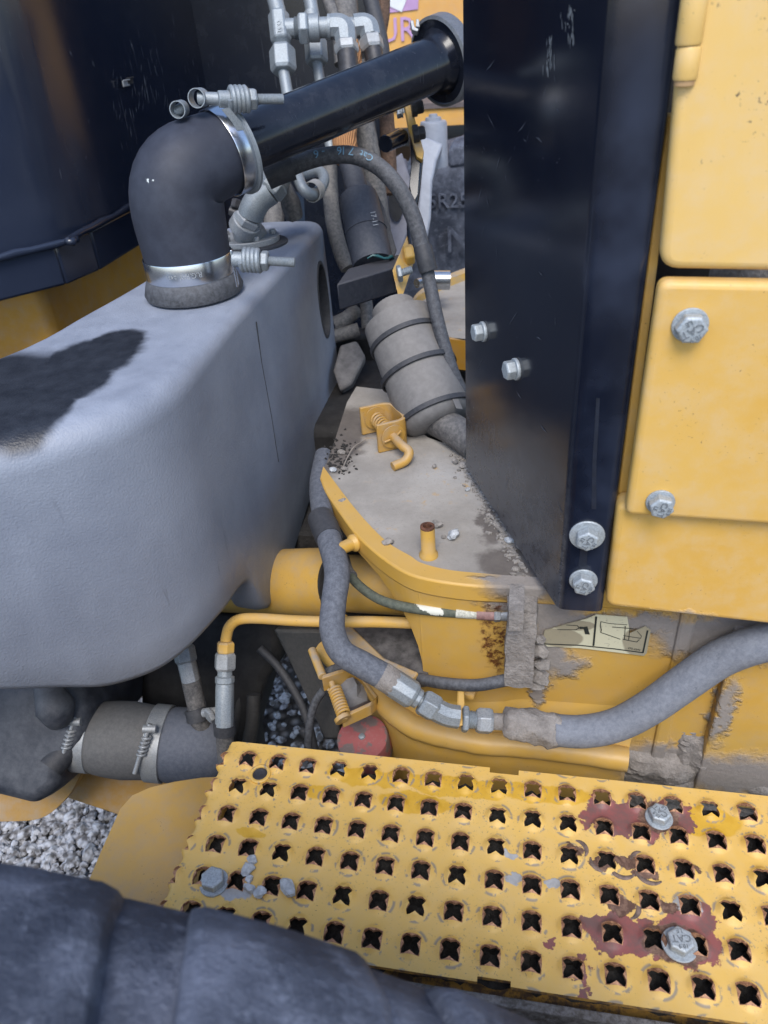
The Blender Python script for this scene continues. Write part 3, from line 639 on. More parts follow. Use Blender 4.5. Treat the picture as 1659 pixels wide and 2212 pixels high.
def hose(name, label, pts, rpx, mat, group=None, n=14, k=7, cat='hose', parent=None):
    P = crom([PT(*p) for p in pts], k); T = sum(p[2] for p in pts)/len(pts)
    r = [RW(q, T) for q in rpx] if isinstance(rpx, (list, tuple)) else RW(rpx, T)
    b = MB(); b.tube(P, r, n)
    o = b.build(name, mat, parent, 60)
    return tag(o, label, cat, group) if label else o
# hose printed 716-6 arching over to the black panel
h6 = thing('printed_hose', 'dark rubber hose with pale blue printing arching behind the pipe', 'hose', PT(800, 340, 1.25))
hp = [(612, 368, 1.22), (650, 351, 1.22), (700, 338, 1.22), (760, 335, 1.22), (815, 358, 1.22), (860, 405, 1.22), (893, 470, 1.23), (913, 540, 1.24), (924, 590, 1.25), (938, 660, 1.25), (955, 730, 1.25), (980, 810, 1.25), (1015, 880, 1.26)]
hose('hose_body', None, hp, [19, 19, 18, 18, 18, 18, 18, 17, 15, 15, 15, 15, 15], RUBD, parent=h6)
hose('sleeve', None, [(575, 382, 1.21), (600, 371, 1.21), (632, 360, 1.21)], 27, RUB, parent=h6, n=18)
hose('sleeve', None, [(913, 535, 1.24), (919, 560, 1.24), (926, 586, 1.245)], 20, RUB, parent=h6, n=18)
PRINT = plain('blue_print', (.16, .30, .42), .6, .2)
arc = crom([PT(*p) for p in hp], 7)
def on_hose(i, body, size):
    p = arc[i]; d_ = (arc[i+1]-arc[i-1]).normalized(); nn = (CAM-p); nn = (nn-d_*nn.dot(d_)).normalized(); up_ = nn.cross(d_)
    nn = (nn+ (V((0, 0, 1))-d_*V((0, 0, 1)).dot(d_))*.55).normalized(); up_ = nn.cross(d_)
    textmesh('print', body, size, p+nn*(RW(18.6, 1.22)), -d_, -up_, PRINT, h6, .0002)
for i, t in ((18, '6'), (17, '-'), (22, '6'), (21, '1'), (20, '7')): pass
for i, t in ((12, '6'), (14, '-'), (18, '6'), (19, '1'), (21, '7'), (25, 'Cat')): on_hose(i, t, .019 if t != 'Cat' else .016)

# ================================================================== BLACK LOADER TOWER (left) AND YELLOW BEAM BELOW IT
zl = 1.115
A0, A1, A2 = PZ(0, 648, zl), PZ(190, 592, zl), PZ(300, 530, zl)
A1 = PZ(165, 612, zl); xr = A2.x
A1.x = xr-.03
tw = thing('loader_tower', 'tall glossy black steel tower box with scratches and a weld seam behind the elbow hose', 'tower', (xr-.2, 1.8, zl))
TOW = black_paint('tower_gloss', (.006, .009, .019), .17, .02, scr=.7, sky_sheen=[((xr-.30, 1.3, 1.25), (.34, .34, .8))])  # left facet tinted blue to paint in its sky reflection
dl = (A0-A1); dl.normalize()
Aleft = A1+dl*.6
far = V((xr+.0, 2.75, zl))
def wall_strip(b, pts, z0, z1, th=.012, mat=0):
    for a_, c_ in zip(pts, pts[1:]):
        a_, c_ = V(a_), V(c_); d_ = (c_-a_); n_ = V((d_.y, -d_.x, 0)).normalized()
        b.prism([V((a_.x, a_.y, z0)), V((c_.x, c_.y, z0)), V((c_.x, c_.y, z1)), V((a_.x, a_.y, z1))], -n_*th, mat)
mid1 = A1+V((.025, .10, 0)); A1b = A1-dl*0; Am = [A1+dl*.12, A1+dl*.05+V((.004, .006, 0)), A1+V((.006, .022, 0)), mid1]
b = MB(); tl = [Aleft]+[p for p in crom(Am, 5)]+[V((xr, mid1.y+.12, zl)), far]
tl2 = [p+V((-.02, .02, 0)) for p in tl]
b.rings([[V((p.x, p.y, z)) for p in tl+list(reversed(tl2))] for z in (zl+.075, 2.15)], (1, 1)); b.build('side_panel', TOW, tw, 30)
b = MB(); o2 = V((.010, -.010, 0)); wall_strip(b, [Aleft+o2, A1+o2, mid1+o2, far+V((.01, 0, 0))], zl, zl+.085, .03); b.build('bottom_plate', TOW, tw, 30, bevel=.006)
wp = crom([Aleft+V((.012, -.012, .083)), A1+V((.014, -.012, .084)), mid1+V((.012, -.006, .090)), far+V((.012, 0, .09))], 16)
wp = [p+V((0, 0, .004*mnoise.noise(p*25))) for p in wp]
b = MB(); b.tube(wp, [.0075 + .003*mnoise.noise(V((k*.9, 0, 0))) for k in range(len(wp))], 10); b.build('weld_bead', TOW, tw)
for (px, py) in ((280, 175), (527, 128), (272, 180)):
    p = PX(px, py, xr+.012); b = MB(); b.box(p, (.004, .03, .012)); b.box(p+V((.003, 0, .006)), (.003, .034, .003)); b.build('slot', ZINC_DUSTY if px == 272 else DARK, tw, bevel=.001)
SCR = plain('scratch', (.16, .175, .20), .7, .5, 200, .2)
b = MB(); rs_ = random.Random(4)
for k in range(60):
    px, py = (rs_.gauss(300, 28), rs_.gauss(175, 45)) if k < 44 else (rs_.uniform(120, 520), rs_.uniform(20, 380))
    dx, dy = rs_.uniform(-4, 8), rs_.uniform(5, 34); A, B_ = PX(px, py, xr+.0012), PX(px+dx, py+dy, xr+.0012); wv_ = V((0, 1, .2))*RW(rs_.uniform(.25, .8), 1.8)
    b.add([A, (A+B_)/2+wv_, B_, (A+B_)/2-wv_], [(0, 1, 2, 3)])
b.build('scratches', SCR, tw, 0)['kind'] = 'stuff'
YSHADE = yellow('yellow_beam', .3, .3, .3, lin((.5, .26, .03)), lin((.42, .20, .02)), rough=.5)  # yellow darkened to hold the tower's shade over the beam
bm_ = thing('yellow_beam', 'yellow welded beam between the grey tank and the black tower', 'beam', (-1.0, 1.8, .7))
b = MB(); c0, c1 = V((xr-.11, A1.y+.02, 1.06)), V((xr-.5, A1.y-.10, 1.06))
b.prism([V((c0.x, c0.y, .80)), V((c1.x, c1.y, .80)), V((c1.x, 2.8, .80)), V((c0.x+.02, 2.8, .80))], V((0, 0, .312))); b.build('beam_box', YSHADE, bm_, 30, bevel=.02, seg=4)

# dark sheet added so the space behind the pipework stays dark
pa, pb = V((-.95, 2.3, 1)), PY(836, 200, 2.3)
b = MB(); b.box(((pa.x+pb.x)/2, 2.32, 1.35), (pb.x-pa.x, .03, 1.5)); tag(b.build('pipe_backing', BLACKP, None, 30, bevel=.004), 'dark backing sheet added behind the zinc pipework', 'plate')

# ================================================================== ZINC PIPEWORK AT THE TOP
T0 = 1.42
def fitting_tube(label, px0, pyt, px1, pyb, t, r): pass
zf = thing('tee_fitting', 'zinc tee fitting with a long hex nut above the black pipe', 'fitting', PT(610, 130, T0))
b = MB(); b.cyl(PT(583, -40, T0), PT(602, 30, T0), RW(17, T0)); b.build('riser_tube', ZINC, zf); b = MB(); b.cyl(PT(612, 150, T0), PT(640, 310, T0), RW(12.5, T0)); b.build('drop_tube', ZINC, zf)
b = MB(); b.hexa(PT(601, 28, T0), PT(608, 92, T0), RW(24, T0)); b.cyl(PT(604, 62, T0), PT(640, 61, T0), RW(19, T0)); b.build('tee_body', ZINC, zf, 20, bevel=.003, seg=2)
textmesh('casting_mark', 'TCQ', .011, PT(603, 58, T0-.031), PT(604, 20, T0)-PT(606, 90, T0), PT(560, 60, T0)-PT(640, 60, T0), ZINC, zf, .001)
b = MB(); b.thread(PT(608, 92, T0), PT(609, 104, T0), RW(20, T0), .004, 20); b.build('thread', ZINC, zf)
b = MB(); b.hexa(PT(609, 103, T0), PT(613, 156, T0), RW(29, T0)); b.build('hex_nut', ZINC, zf, 20, bevel=.0015)
b = MB(); b.thread(PT(636, 61, T0), PT(646, 61, T0), RW(22, T0), .004, 20); b.build('thread', ZINC, zf)
b = MB(); b.hexa(PT(645, 62, T0), PT(668, 61, T0), RW(33, T0)); b.build('union_nut', ZINC, zf, 20, bevel=.0015)
b = MB(); b.cyl(PT(668, 61, T0), PT(690, 60, T0), RW(27, T0)); b.cyl(PT(688, 60, T0), PT(712, 59, T0), RW(20, T0)); b.build('swivel_tube', ZINC, zf, bevel=.001)
b = MB(); b.cyl(PT(708, 59, T0), PT(714, 59, T0), RW(25, T0)); b.tube(crom([PT(713, 58, T0), PT(732, 58, T0), PT(744, 66, T0), PT(747, 86, T0), PT(748, 98, T0)], 4), [RW(24, T0), RW(25, T0), RW(25, T0), RW(24, T0), RW(22, T0)], 8); b.build('elbow_body', ZINC, zf, 30)
b = MB(); b.hexa(PT(747, 92, T0), PT(750, 116, T0), RW(27, T0)); b.build('hex_nut', ZINC_DUSTY, zf, 20, bevel=.001)
b = MB(); b.cyl(PT(750, 116, T0), PT(755, 175, T0), RW(22, T0)); b.build('hose_ferrule', DARKSTEEL, zf)
T1 = 1.50
zg = thing('straight_fitting', 'zinc riser tube and hex nut just behind the tee fitting', 'fitting', PT(682, 130, T1))
b = MB(); b.cyl(PT(663, -40, T1), PT(677, 40, T1), RW(14.5, T1)); b.build('riser_tube', ZINC, zg); b = MB(); b.cyl(PT(684, 130, T1), PT(716, 330, T1), RW(11.5, T1)); b.build('drop_tube', ZINC, zg)
b = MB(); b.cyl(PT(672, 30, T1), PT(681, 86, T1), RW(18, T1)); b.build('body', ZINC, zg)
b = MB(); b.hexa(PT(681, 85, T1), PT(685, 138, T1), RW(25, T1)); b.build('hex_nut', ZINC, zg, 20, bevel=.0015)
zh = thing('elbow_fitting', 'zinc elbow fitting with a dark hex nut beside the grey hose bundle', 'fitting', PT(795, 90, T1))
b = MB(); b.cyl(PT(752, 58, T1), PT(768, 57, T1), RW(18, T1)); b.tube(crom([PT(766, 57, T1), PT(786, 55, T1), PT(797, 62, T1), PT(801, 82, T1)], 4), RW(23, T1), 8); b.build('elbow_body', ZINC, zh, 30)
b = MB(); b.hexa(PT(800, 80, T1), PT(806, 110, T1), RW(26, T1)); b.build('hex_nut', ZINC_DUSTY, zh, 20, bevel=.001)
b = MB(); b.cyl(PT(806, 110, T1), PT(815, 160, T1), RW(20, T1)); b.build('ferrule', DARKSTEEL, zh)
b = MB(); b.cyl(PT(768, 80, 1.52), PT(782, 120, 1.52), RW(13, 1.5)); b.build('white_sleeve', plain('pale_sleeve', (.4, .4, .4), .7), zh)
# hoses at the top behind the fittings
hose('hose', 'dusty grey hose curving down behind the zinc elbow at the top', [(700, -30, 1.62), (712, 10, 1.62), (728, 60, 1.62), (735, 140, 1.62)], 13, RUBG)
hose('hose', 'thick brown-grey hose rising behind both zinc elbow fittings', [(740, -30, 1.66), (748, 60, 1.66), (770, 200, 1.66), (790, 330, 1.66), (800, 420, 1.66)], 30, RUBG)
hose('hose', 'black hose beside the brown braided post at the top', [(790, -40, 1.58), (806, 20, 1.58), (822, 90, 1.58), (828, 150, 1.58), (826, 220, 1.6)], 17, RUB)
hose('braided_hose', 'brown woven-sleeve hose at the edge of the gap beside the far machine', [(826, -40, 1.66), (828, 30, 1.66), (822, 110, 1.66), (835, 250, 1.66), (842, 420, 1.7)], [16, 14, 10, 16, 18], plain('brown_sleeve', (.10, .06, .04), .9, .4, 160, .6))
s = NT('orange_braid'); wv = s.n('ShaderNodeTexWave'); wv.wave_type = 'BANDS'; wv.inputs['Scale'].default_value = 90; wv.inputs['Distortion'].default_value = 2
s.L(s.pos, wv.inputs['Vector']); c = s.mix(wv.outputs['Fac'], lin((.20, .09, .035)), lin((.48, .24, .10))); ORANGE = s.done(c, .9, s.bump(wv.outputs['Fac'], .6, .002))
hose('braided_hose', 'orange braided sleeve between the zinc fittings and the rubber boot', [(762, 90, 1.50), (766, 130, 1.50), (756, 200, 1.47), (744, 290, 1.43), (750, 345, 1.42)], [13, 16, 24, 26, 26], ORANGE, n=20)
hose('hose', 'dusty grey hose running down from under the black pipe past the orange sleeve', [(780, 255, 1.50), (795, 320, 1.52), (812, 420, 1.55), (828, 560, 1.58)], 24, RUBG)
hose('hose', 'grey hose hanging between the backing sheet and the rubber boot', [(712, 330, 1.5), (713, 400, 1.5), (720, 480, 1.5), (738, 550, 1.5), (752, 580, 1.5)], 17, RUBG)
hose('bent_tube', 'zinc tube bent into a hook below the black pipe', [(628, 270, 1.33), (634, 320, 1.33), (641, 370, 1.33), (655, 408, 1.32), (676, 420, 1.33), (692, 408, 1.36), (700, 385, 1.38), (688, 370, 1.40), (655, 376, 1.42)], 12, ZINC, cat='tube', n=16)
b = MB(); c_ = PT(678, 412, 1.335); b.lathe([(RW(20, 1.33), -.01), (RW(21.5, 1.33), -.01), (RW(21.5, 1.33), .01), (RW(20, 1.33), .01), (RW(20, 1.33), -.01)], c_, PT(690, 400, 1.36)-PT(660, 418, 1.32), 28, caps=(0, 0)); tag(b.build('tube_strap', zinc('pale_strap', (.5, .48, .45), .6, .4, .3), None), 'pale metal strap looped round the hooked zinc tube', 'strap')
hose('ferrule_hose', 'dusty hose ferrule hanging behind the bent zinc fitting', [(606, 385, 1.36), (618, 410, 1.37), (628, 440, 1.38), (636, 470, 1.4)], [12, 17, 22, 20], RUBG, n=6)
hose('hose', 'faded hose standing just behind the back edge of the tank', [(595, 420, 1.7), (592, 470, 1.7), (590, 520, 1.7)], 22, RUBG)
b = MB(); b.cyl(PT(642, 420, 1.62), PT(650, 560, 1.62), RW(14, 1.62), 4); tag(b.build('support_post', BLACKP, None, 20), 'slim black post rising behind the tank', 'post')

# ================================================================== RUBBER BOOT, SADDLE BLOCK AND WRAPPED BUNDLE
bt = thing('rubber_boot', 'dusty black rubber boot narrowing to the orange braided hose', 'boot', PT(800, 560, 1.40))
o_, e_ = PT(806, 572, 1.38), PT(757, 350, 1.42); L_ = (e_-o_).length; u1 = RW(1, 1.4)
b = MB(); b.lathe([(44*u1, 0), (44*u1, L_*.30), (46*u1, L_*.305), (44*u1, L_*.32), (42*u1, L_*.62), (41*u1, L_*.655), (34*u1, L_*.68), (25*u1, L_*.70), (24*u1, L_*.9), (26*u1, L_)], o_, e_-o_, 32); b.build('boot_body', rubber('boot_rubber', (.022, .026, .04), .5, (.09, .095, .11), .55), bt, 35)
b = MB(); d_ = (e_-o_).normalized(); side_ = d_.cross(FWD).normalized(); sgn = 1 if side_.dot(RGT) > 0 else -1
b.prism([o_+side_*sgn*42*u1, o_+side_*sgn*56*u1+d_*.02, o_+d_*L_*.5+side_*sgn*50*u1, o_+d_*L_*.66+side_*sgn*42*u1, o_+d_*L_*.8+side_*sgn*28*u1, o_+d_*L_*.8+side_*sgn*22*u1], FWD*.006); b.build('seam_fin', RUB, bt, bevel=.001)
b = MB(); b.tube([o_+(side_*math.cos(a_)-FWD*math.sin(a_))*45*u1+V((0, 0, .004*math.sin(a_*5))) for a_ in [k*math.pi/12 for k in range(5, 13)]], [.001, .003, .002, .0035, .001], 6); b.build('sealant_smear', plain('teal_sealant', (.02, .10, .11), .4, .3), bt)
textmesh('print', '17-11', .014, o_+d_*.075-FWD*46*u1+side_*sgn*20*u1, -d_, side_*sgn, ZINC_DUSTY, bt, .0003)
sd2 = thing('saddle_block', 'black steel saddle block with a yellow end plate holding the rubber boot', 'bracket', PT(790, 640, 1.36))
b = MB(); q = [PT(720, 612, 1.36), PT(733, 588, 1.43), PT(858, 552, 1.43), PT(852, 592, 1.34)]
kA = PT(727, 614, 1.27); kB = PZ(851, 578, kA.z); kn = V((-(kB-kA).y, (kB-kA).x, 0)).normalized(); b.prism([kA, kB, kB-V((0, 0, .047)), kA-V((0, 0, .047))], V((.0, .09, 0))); b.build('block', rubber('block_black', (.012, .015, .024), .25, (.07, .07, .08), .45, updust=.5), sd2, bevel=.003)
b = MB(); b.prism([PT(847, 584, TD(kB)-.01), PT(880, 505, TD(kB)+.05), PT(892, 560, TD(kB)+.05), PT(862, 650, TD(kB)-.01)], RGT*.004+FWD*.003); b.build('end_plate', YDUSTY, sd2, bevel=.0015)
b = MB(); b.hexa(PT(858, 592, TD(kB)-.02), PT(868, 590, TD(kB)-.02), RW(17, 1.4)); b.build('bolt_head', ZINC, sd2, 20); b = MB(); b.thread(PT(866, 590, TD(kB)-.02), PT(890, 582, TD(kB)-.02), RW(8, 1.4), .003); b.build('bolt_shank', ZINC, sd2)
b = MB(); b.hexa(PT(872, 552, TD(kB)+.03), PT(894, 548, TD(kB)+.03), RW(20, 1.5)); b.build('yellow_boss', YP, sd2, 20, bevel=.002)
bd = thing('wrapped_bundle', 'grey dusty sleeve wrapped round a hose bundle with black cable ties', 'bundle', PZ(940, 905, .93))
B0, B1 = PT(945, 905, 1.27), PT(858, 690, 1.31); d_ = (B1-B0).normalized(); L_ = (B1-B0).length; u1 = RW(1, 1.28)
WRAP = plain('wrap_grey', (.165, .16, .158), .7, .14, 90, .12, updust=.2)
b = MB(); b.lathe([(60*u1, -.012), (74*u1, -.004), (80*u1, .008), (81*u1, L_*.3), (79*u1, L_*.55), (77*u1, L_*.80), (79*u1, L_*.86), (77*u1, L_*.99), (72*u1, L_), (70*u1, L_*.98), (50*u1, L_*.97)], B0, d_, 40); b.build('sleeve', WRAP, bd, 40)
b = MB(); b.cyl(B0+d_*L_*.9, PT(850, 668, 1.322), 50*u1, 28); b.build('inner_sleeve', WRAP, bd)
b = MB(); b.prism([B0+d_*L_*.05+RGT*.03-FWD*.06, B0+d_*L_*.97+RGT*.03-FWD*.055, B0+d_*L_*.97+RGT*.042-FWD*.048, B0+d_*L_*.05+RGT*.042-FWD*.052], -FWD*.003); b.build('overlap_seam', WRAP, bd, bevel=.001)
for k, rr_ in ((.78, 79), (.46, 83.5), (.05, 82)):
    b = MB(); tx = (d_+V((0, 0, .0))).normalized(); b.lathe([(rr_*u1, -.005), (rr_*u1+.0025, -.004), (rr_*u1+.0025, .004), (rr_*u1, .005)], B0+d_*L_*k, tx, 40, caps=(0, 0)); b.build('cable_tie', RUB, bd)
hose('hose', 'grey hose leaving the foot of the wrapped bundle toward the black panel', [(930, 905, 1.30), (975, 925, 1.24), (1030, 965, 1.2)], 34, RUBG)
hose('hose', 'upper grey hose behind the foot of the wrapped bundle', [(960, 870, 1.32), (1000, 895, 1.3), (1050, 920, 1.28)], 28, RUBG)
hose('hose', 'short dusty hose end between the tank and the wrapped bundle', [(722, 700, 1.62), (745, 690, 1.62), (768, 672, 1.64)], 16, RUBG)
hose('hose', 'lower dusty hose lying between the tank and the wrapped bundle', [(715, 728, 1.62), (745, 720, 1.62), (775, 712, 1.62)], 15, RUBG)
b = MB(); pl = [PT(735, 745, 1.6), PT(770, 735, 1.6), PT(790, 770, 1.58), PT(760, 830, 1.56), PT(735, 845, 1.55), PT(720, 800, 1.56)]; b.prism(pl, FWD*.05); tag(b.build('cast_lug', plain('dusty_cast', (.16, .15, .145), .9, .3, 40, .3), None, bevel=.006), 'dusty grey cast lug low between the tank and the bundle', 'bracket')
hose('hose', 'thin dusty hose behind the upper end of the wrapped bundle', [(775, 600, 1.6), (790, 650, 1.6), (795, 710, 1.6)], 14, RUBG)

# ================================================================== REAR FRAME: TOP PLATE, RIM, WALL, LOWER LEDGE
ZP = .93
fr = thing('rear_frame', 'yellow rear frame with a dusty hitch plate, curved rim and caked mud', 'frame', (.1, .9, .45))
outer_px = [(692, 1038), (703, 1064), (731, 1107), (768, 1157), (817, 1203), (875, 1241), (931, 1258), (1009, 1269), (1090, 1273), (1161, 1275)]
inner_px = [(699, 1012), (712, 1030), (757, 1090), (800, 1140), (840, 1178), (887, 1206), (911, 1221), (970, 1236), (1060, 1245), (1149, 1251)]
outer = [PZ(*p, ZP) for p in outer_px]+[V((.20, PZ(1161, 1275, ZP).y, ZP)), V((.55, PZ(1161, 1275, ZP).y, ZP))]
inner = [PZ(*p, ZP) for p in inner_px]+[V((.20, PZ(1149, 1251, ZP).y, ZP)), V((.55, PZ(1149, 1251, ZP).y, ZP))]
outer = crom(outer, 5); inner = crom(inner, 5)
WY = PZ(1161, 1275, ZP).y
b = MB(); b.rings([[p+V((0, 0, .004)) for p in inner], [p+V((0, 0, .004)) for p in outer], [p+V((0, 0, -.024)) for p in outer], [p+V((0, 0, -.024)) for p in inner]], (0, 0), closed=False)
dustrim = [(PZ(1130, 1262, ZP), (.05, .03, .02)), (PZ(1075, 1256, ZP), (.03, .006, .02))]
RIMM = yellow('yellow_rim', .10, .25, .7, mud=dustrim, mudamp=.012)
b.build('rim', RIMM, fr, 40, bevel=.003)
s = NT('dusty_plate'); a = s.noise(9, 6, .65); m_ = s.noise(40, 6, .7); f_ = s.noise(260, 5, .7)
c = s.mix(s.rmp(a, .3, .7), lin((.25, .232, .21)), lin((.36, .338, .31)))
c = s.mix(s.ma('MULTIPLY', s.rmp(m_, .56, .7), s.rmp(a, .42, .6)), c, lin((.42, .29, .15)))
c = s.mix(s.rmp(f_, .56, .68, 0, .45), c, lin((.20, .18, .165)))
dk = s.blobs([(PZ(735, 960, ZP), (.04, .10, 0)), (PZ(760, 915, ZP), (.07, .06, 0)), (PZ(1110, 1215, ZP), (.05, .035, 0)), (PZ(1150, 1240, ZP), (.06, .03, 0)), (PZ(1060, 1130, ZP), (.02, .05, 0)), (PZ(980, 900, ZP), (.08, .05, 0))], .03, 30, .25, 5)
c = s.mix(dk, c, s.mix(m_, lin((.07, .06, .055)), lin((.17, .15, .135))))
PLATE = s.done(c, .95, s.bump(m_, .3, .004, s.bump(f_, .35, .0012)))
b = MB(); poly = [V(p) for p in inner]+[V((.55, 1.5, ZP)), V((.1, 1.5, ZP))]
hc = PZ(950, 905, ZP)
poly += [PZ(1060, 940, ZP), PZ(1010, 962, ZP), PZ(960, 958, ZP), PZ(925, 945, ZP), PZ(897, 925, ZP), PZ(885, 900, ZP), PZ(880, 870, ZP), PZ(860, 845, ZP), PZ(770, 835, ZP), PZ(750, 868, ZP), PZ(738, 905, ZP), PZ(722, 955, ZP), PZ(706, 1000, ZP)]
b.prism(poly, V((0, 0, -.028))); b.build('top_plate', PLATE, fr, 20)
b = MB(); b.box((-.05, 1.62, .80), (1.1, .5, .04)); b.box((-.1, 1.25, .72), (.9, .35, .03)); b.build('inner_floor', DIRT, fr, 0)
# curved wall under the rim with its cut-away lower left corner
def zlow(x):
    tb = [(-.9, .90), (-.27, .90), (-.215, .90), (-.19, .894), (-.172, .880), (-.155, .862), (-.142, .838), (-.132, .805), (-.127, .775), (-.126, .74), (-.1259, .55), (2, .55)]
    for (x0, z0), (x1, z1) in zip(tb, tb[1:]):
        if x0 <= x <= x1: return lerp(z0, z1, (x-x0)/(x1-x0))
mudw = [(PY(1120, 1300, WY), (.05, .1, .02)), (PY(1180, 1330, WY), (.045, .1, .035)), (PY(1185, 1400, WY), (.028, .1, .06)), (PY(1215, 1440, WY), (.028, .1, .02)), (PY(1290, 1345, WY), (.10, .1, .010)), (PY(1400, 1350, WY), (.06, .1, .016)), (PY(1500, 1380, WY), (.05, .1, .035)), (PY(1600, 1370, WY), (.12, .1, .03)),
        (PY(1165, 1500, WY), (.01, .1, .03)), (PY(1480, 1640, WY), (.09, .1, .03)), (PY(1600, 1660, WY), (.10, .1, .045)), (PY(1560, 1520, WY), (.012, .1, .06))]
def rustx(s, c, r, nrm):
    rb = s.blobs([(PY(1073, 1380, WY), (.02, .1, .05)), (PY(1068, 1300, WY), (.014, .1, .02)), (PY(1080, 1420, WY), (.012, .1, .03))], .02, 60, .3, 5)
    k = s.ma('MULTIPLY', rb, s.rmp(s.noise(120, 5, .7), .42, .6)); c = s.mix(k, c, s.mix(s.noise(200, 3), lin((.16, .05, .012)), lin((.05, .025, .012))))
    return c, r, nrm
WALL = yellow('yellow_wall', .22, .3, .35, lin((.53, .32, .070)), lin((.48, .275, .045)), mud=mudw, mudamp=.028, extra=rustx)
b = MB(); ow = []
for p, q in zip(outer, outer[1:]):
    for k in range(4): ow.append(p.lerp(q, k/4))
ow = [p for p in ow if p.x > -.30]+[outer[-1]]
ow = sorted(ow+[V((-.1262, lerp(0, 1, 1)*min(ow, key=lambda t: abs(t.x+.126)).y, ZP)), V((-.1255, min(ow, key=lambda t: abs(t.x+.126)).y, ZP))], key=lambda t: t.x)
back = V((.0, .022, 0))
top = [V((p.x, p.y+.002, ZP-.02)) for p in ow]; bot = [V((p.x, p.y+.002, zlow(p.x))) for p in ow]
b.rings([top, bot, [p+back for p in bot], [p+back for p in top]], (0, 0), closed=False); b.build('side_wall', WALL, fr, 35)
# lower ledge: sloping fillet and weld bead, then the face below it
bead_px = [(700, 1400), (740, 1440), (785, 1468), (813, 1492), (837, 1525), (872, 1556), (930, 1582), (1028, 1602), (1120, 1610), (1200, 1618), (1300, 1632), (1355, 1640)]
zb_ = .655
bead = [PZ(p[0], p[1], zb_) for p in bead_px]
bead = crom(bead, 5)
upl = [V((p.x+.012, max(p.y+.03, WY+.006), .74)) for p in bead]
low = [V((p.x, p.y-.002, .60)) for p in bead]; low2 = [V((p.x, p.y-.002, .40)) for p in bead]
b = MB(); b.rings([upl, [lerp(u, d, .75)+V((0, .004, -.01)) for u, d in zip(upl, bead)], bead, low, low2], (0, 0), closed=False); b.build('lower_ledge', WALL, fr, 50)
b = MB(); b.tube([p+V((0, 0, .002*mnoise.noise(p*40))) for p in bead], [.018+.0015*mnoise.noise(V((k*1.3, 1, 0))) for k in range(len(bead))], 12); b.build('weld_bead', WALL, fr, 60)
# inside of the cut-away
DUSTIN = plain('dusty_inside', (.085, .08, .08), .95, .5, 50, .5)
b = MB(); b.box((-.09, 1.02, .72), (.42, .02, .40)); b.build('inner_web', DUSTIN, fr, 0)
b = MB(); b.prism([PZ(690, 1352, .765), PZ(760, 1352, .765), PZ(830, 1420, .765), PZ(905, 1452, .765), PZ(880, 1475, .765), PZ(800, 1450, .765), PZ(720, 1400, .765)], V((0, 0, -.02))); b.build('inner_flange', yellow('yellow_inner', .9, .9, .3), fr, 20, bevel=.003)
b = MB(); b.prism([PZ(760, 1356, .757), PZ(925, 1356, .757), PZ(925, 1462, .757), PZ(860, 1468, .757), PZ(800, 1400, .757)], V((0, 0, -.02))); b.build('inner_shelf', DUSTIN, fr, 20)
# side plate further right, standing a little proud, and a rib beside it
xr0 = PY(1560, 1480, WY-.012).x
b = MB(); b.box((xr0+.2, WY+.0, .72), (.4, .030, .34)); b.build('side_plate', WALL, fr, 0, bevel=.003)
b = MB(); b.box((PY(1455, 1480, WY).x, WY+.001, .76), (.02, .008, .36)); b.build('rib', WALL, fr, 0, bevel=.004)
def lumpy_sheet(name, x0, x1, z0, z1, yb, amp, seed, parent, mat, nx=70, nz=40, ripple=.006, open_r=False):
    b = MB(); G = []
    for i in range(nx+1):
        row = []
        for j in range(nz+1):
            u, v = i/nx, j/nz; x, z = lerp(x0, x1, u), lerp(z0, z1, v)
            e = min(1, 3.2*min(u, 1-u+(.5 if open_r else 0), v*2+.25, 1-v)); e = e*e*(3-2*e); e *= .75+.5*mnoise.noise(V((x*20, z*24, seed+7))); n_ = mnoise.noise(V((x*14, z*18, seed)))*.6+.4
            f2 = abs(mnoise.noise(V((x*55, z*150, seed+3))))*ripple+mnoise.noise(V((x*120, z*160, seed)))*.0025
            row.append(V((x, yb+.012-(amp*e*(.7+n_)+(f2 if e > .2 else 0)), z)))
        G.append(row)
    b.add([p for r_ in G for p in r_], [(i*(nz+1)+j, (i+1)*(nz+1)+j, (i+1)*(nz+1)+j+1, i*(nz+1)+j+1) for i in range(nx) for j in range(nz)])
    return b.build(name, mat, parent, 40)
lumpy_sheet('mud_bank', PY(1270, 1680, WY).x, .50, .50, PY(1600, 1630, WY).z, WY-.002, .026, 2, fr, MUD, ripple=.008, open_r=True)
lumpy_sheet('mud_bank', PY(1440, 1640, WY).x, PY(1560, 1560, WY).x+.01, .55, PY(1540, 1560, WY).z, WY-.002, .016, 5, fr, MUD, 30, 40, .006)
def lumpy_box(name, lo, hi, amp, seed, parent, mat, cuts=8, rnd=.15):
    bm = bmesh.new(); bmesh.ops.create_cube(bm, size=2); bmesh.ops.subdivide_edges(bm, edges=bm.edges[:], cuts=cuts, use_grid_fill=True)
    lo, hi = V(lo), V(hi); c_ = (lo+hi)/2; h = (hi-lo)/2; b = MB(); vs = []
    for v in bm.verts:
        p = v.co; L = p.length; q = p.lerp(p/L*1.15, rnd)
        w_ = V((c_.x+q.x*h.x, c_.y+q.y*h.y, c_.z+q.z*h.z)); n_ = p.normalized()
        vs.append(w_+n_*(amp*mnoise.noise(w_*35+V((seed, 0, 0)))+amp*.5*mnoise.noise(w_*110)))
    b.add(vs, [tuple(v.index for v in f.verts) for f in bm.faces]); bm.free()
    return b.build(name, mat, parent, 50)
gm = thing('grease_manifold', 'mud-caked grease manifold block bolted to the yellow frame beside the decal', 'manifold', PY(1125, 1480, WY))
p0, p1 = PY(1090, 1478, WY-.04), PY(1160, 1335, WY-.04)
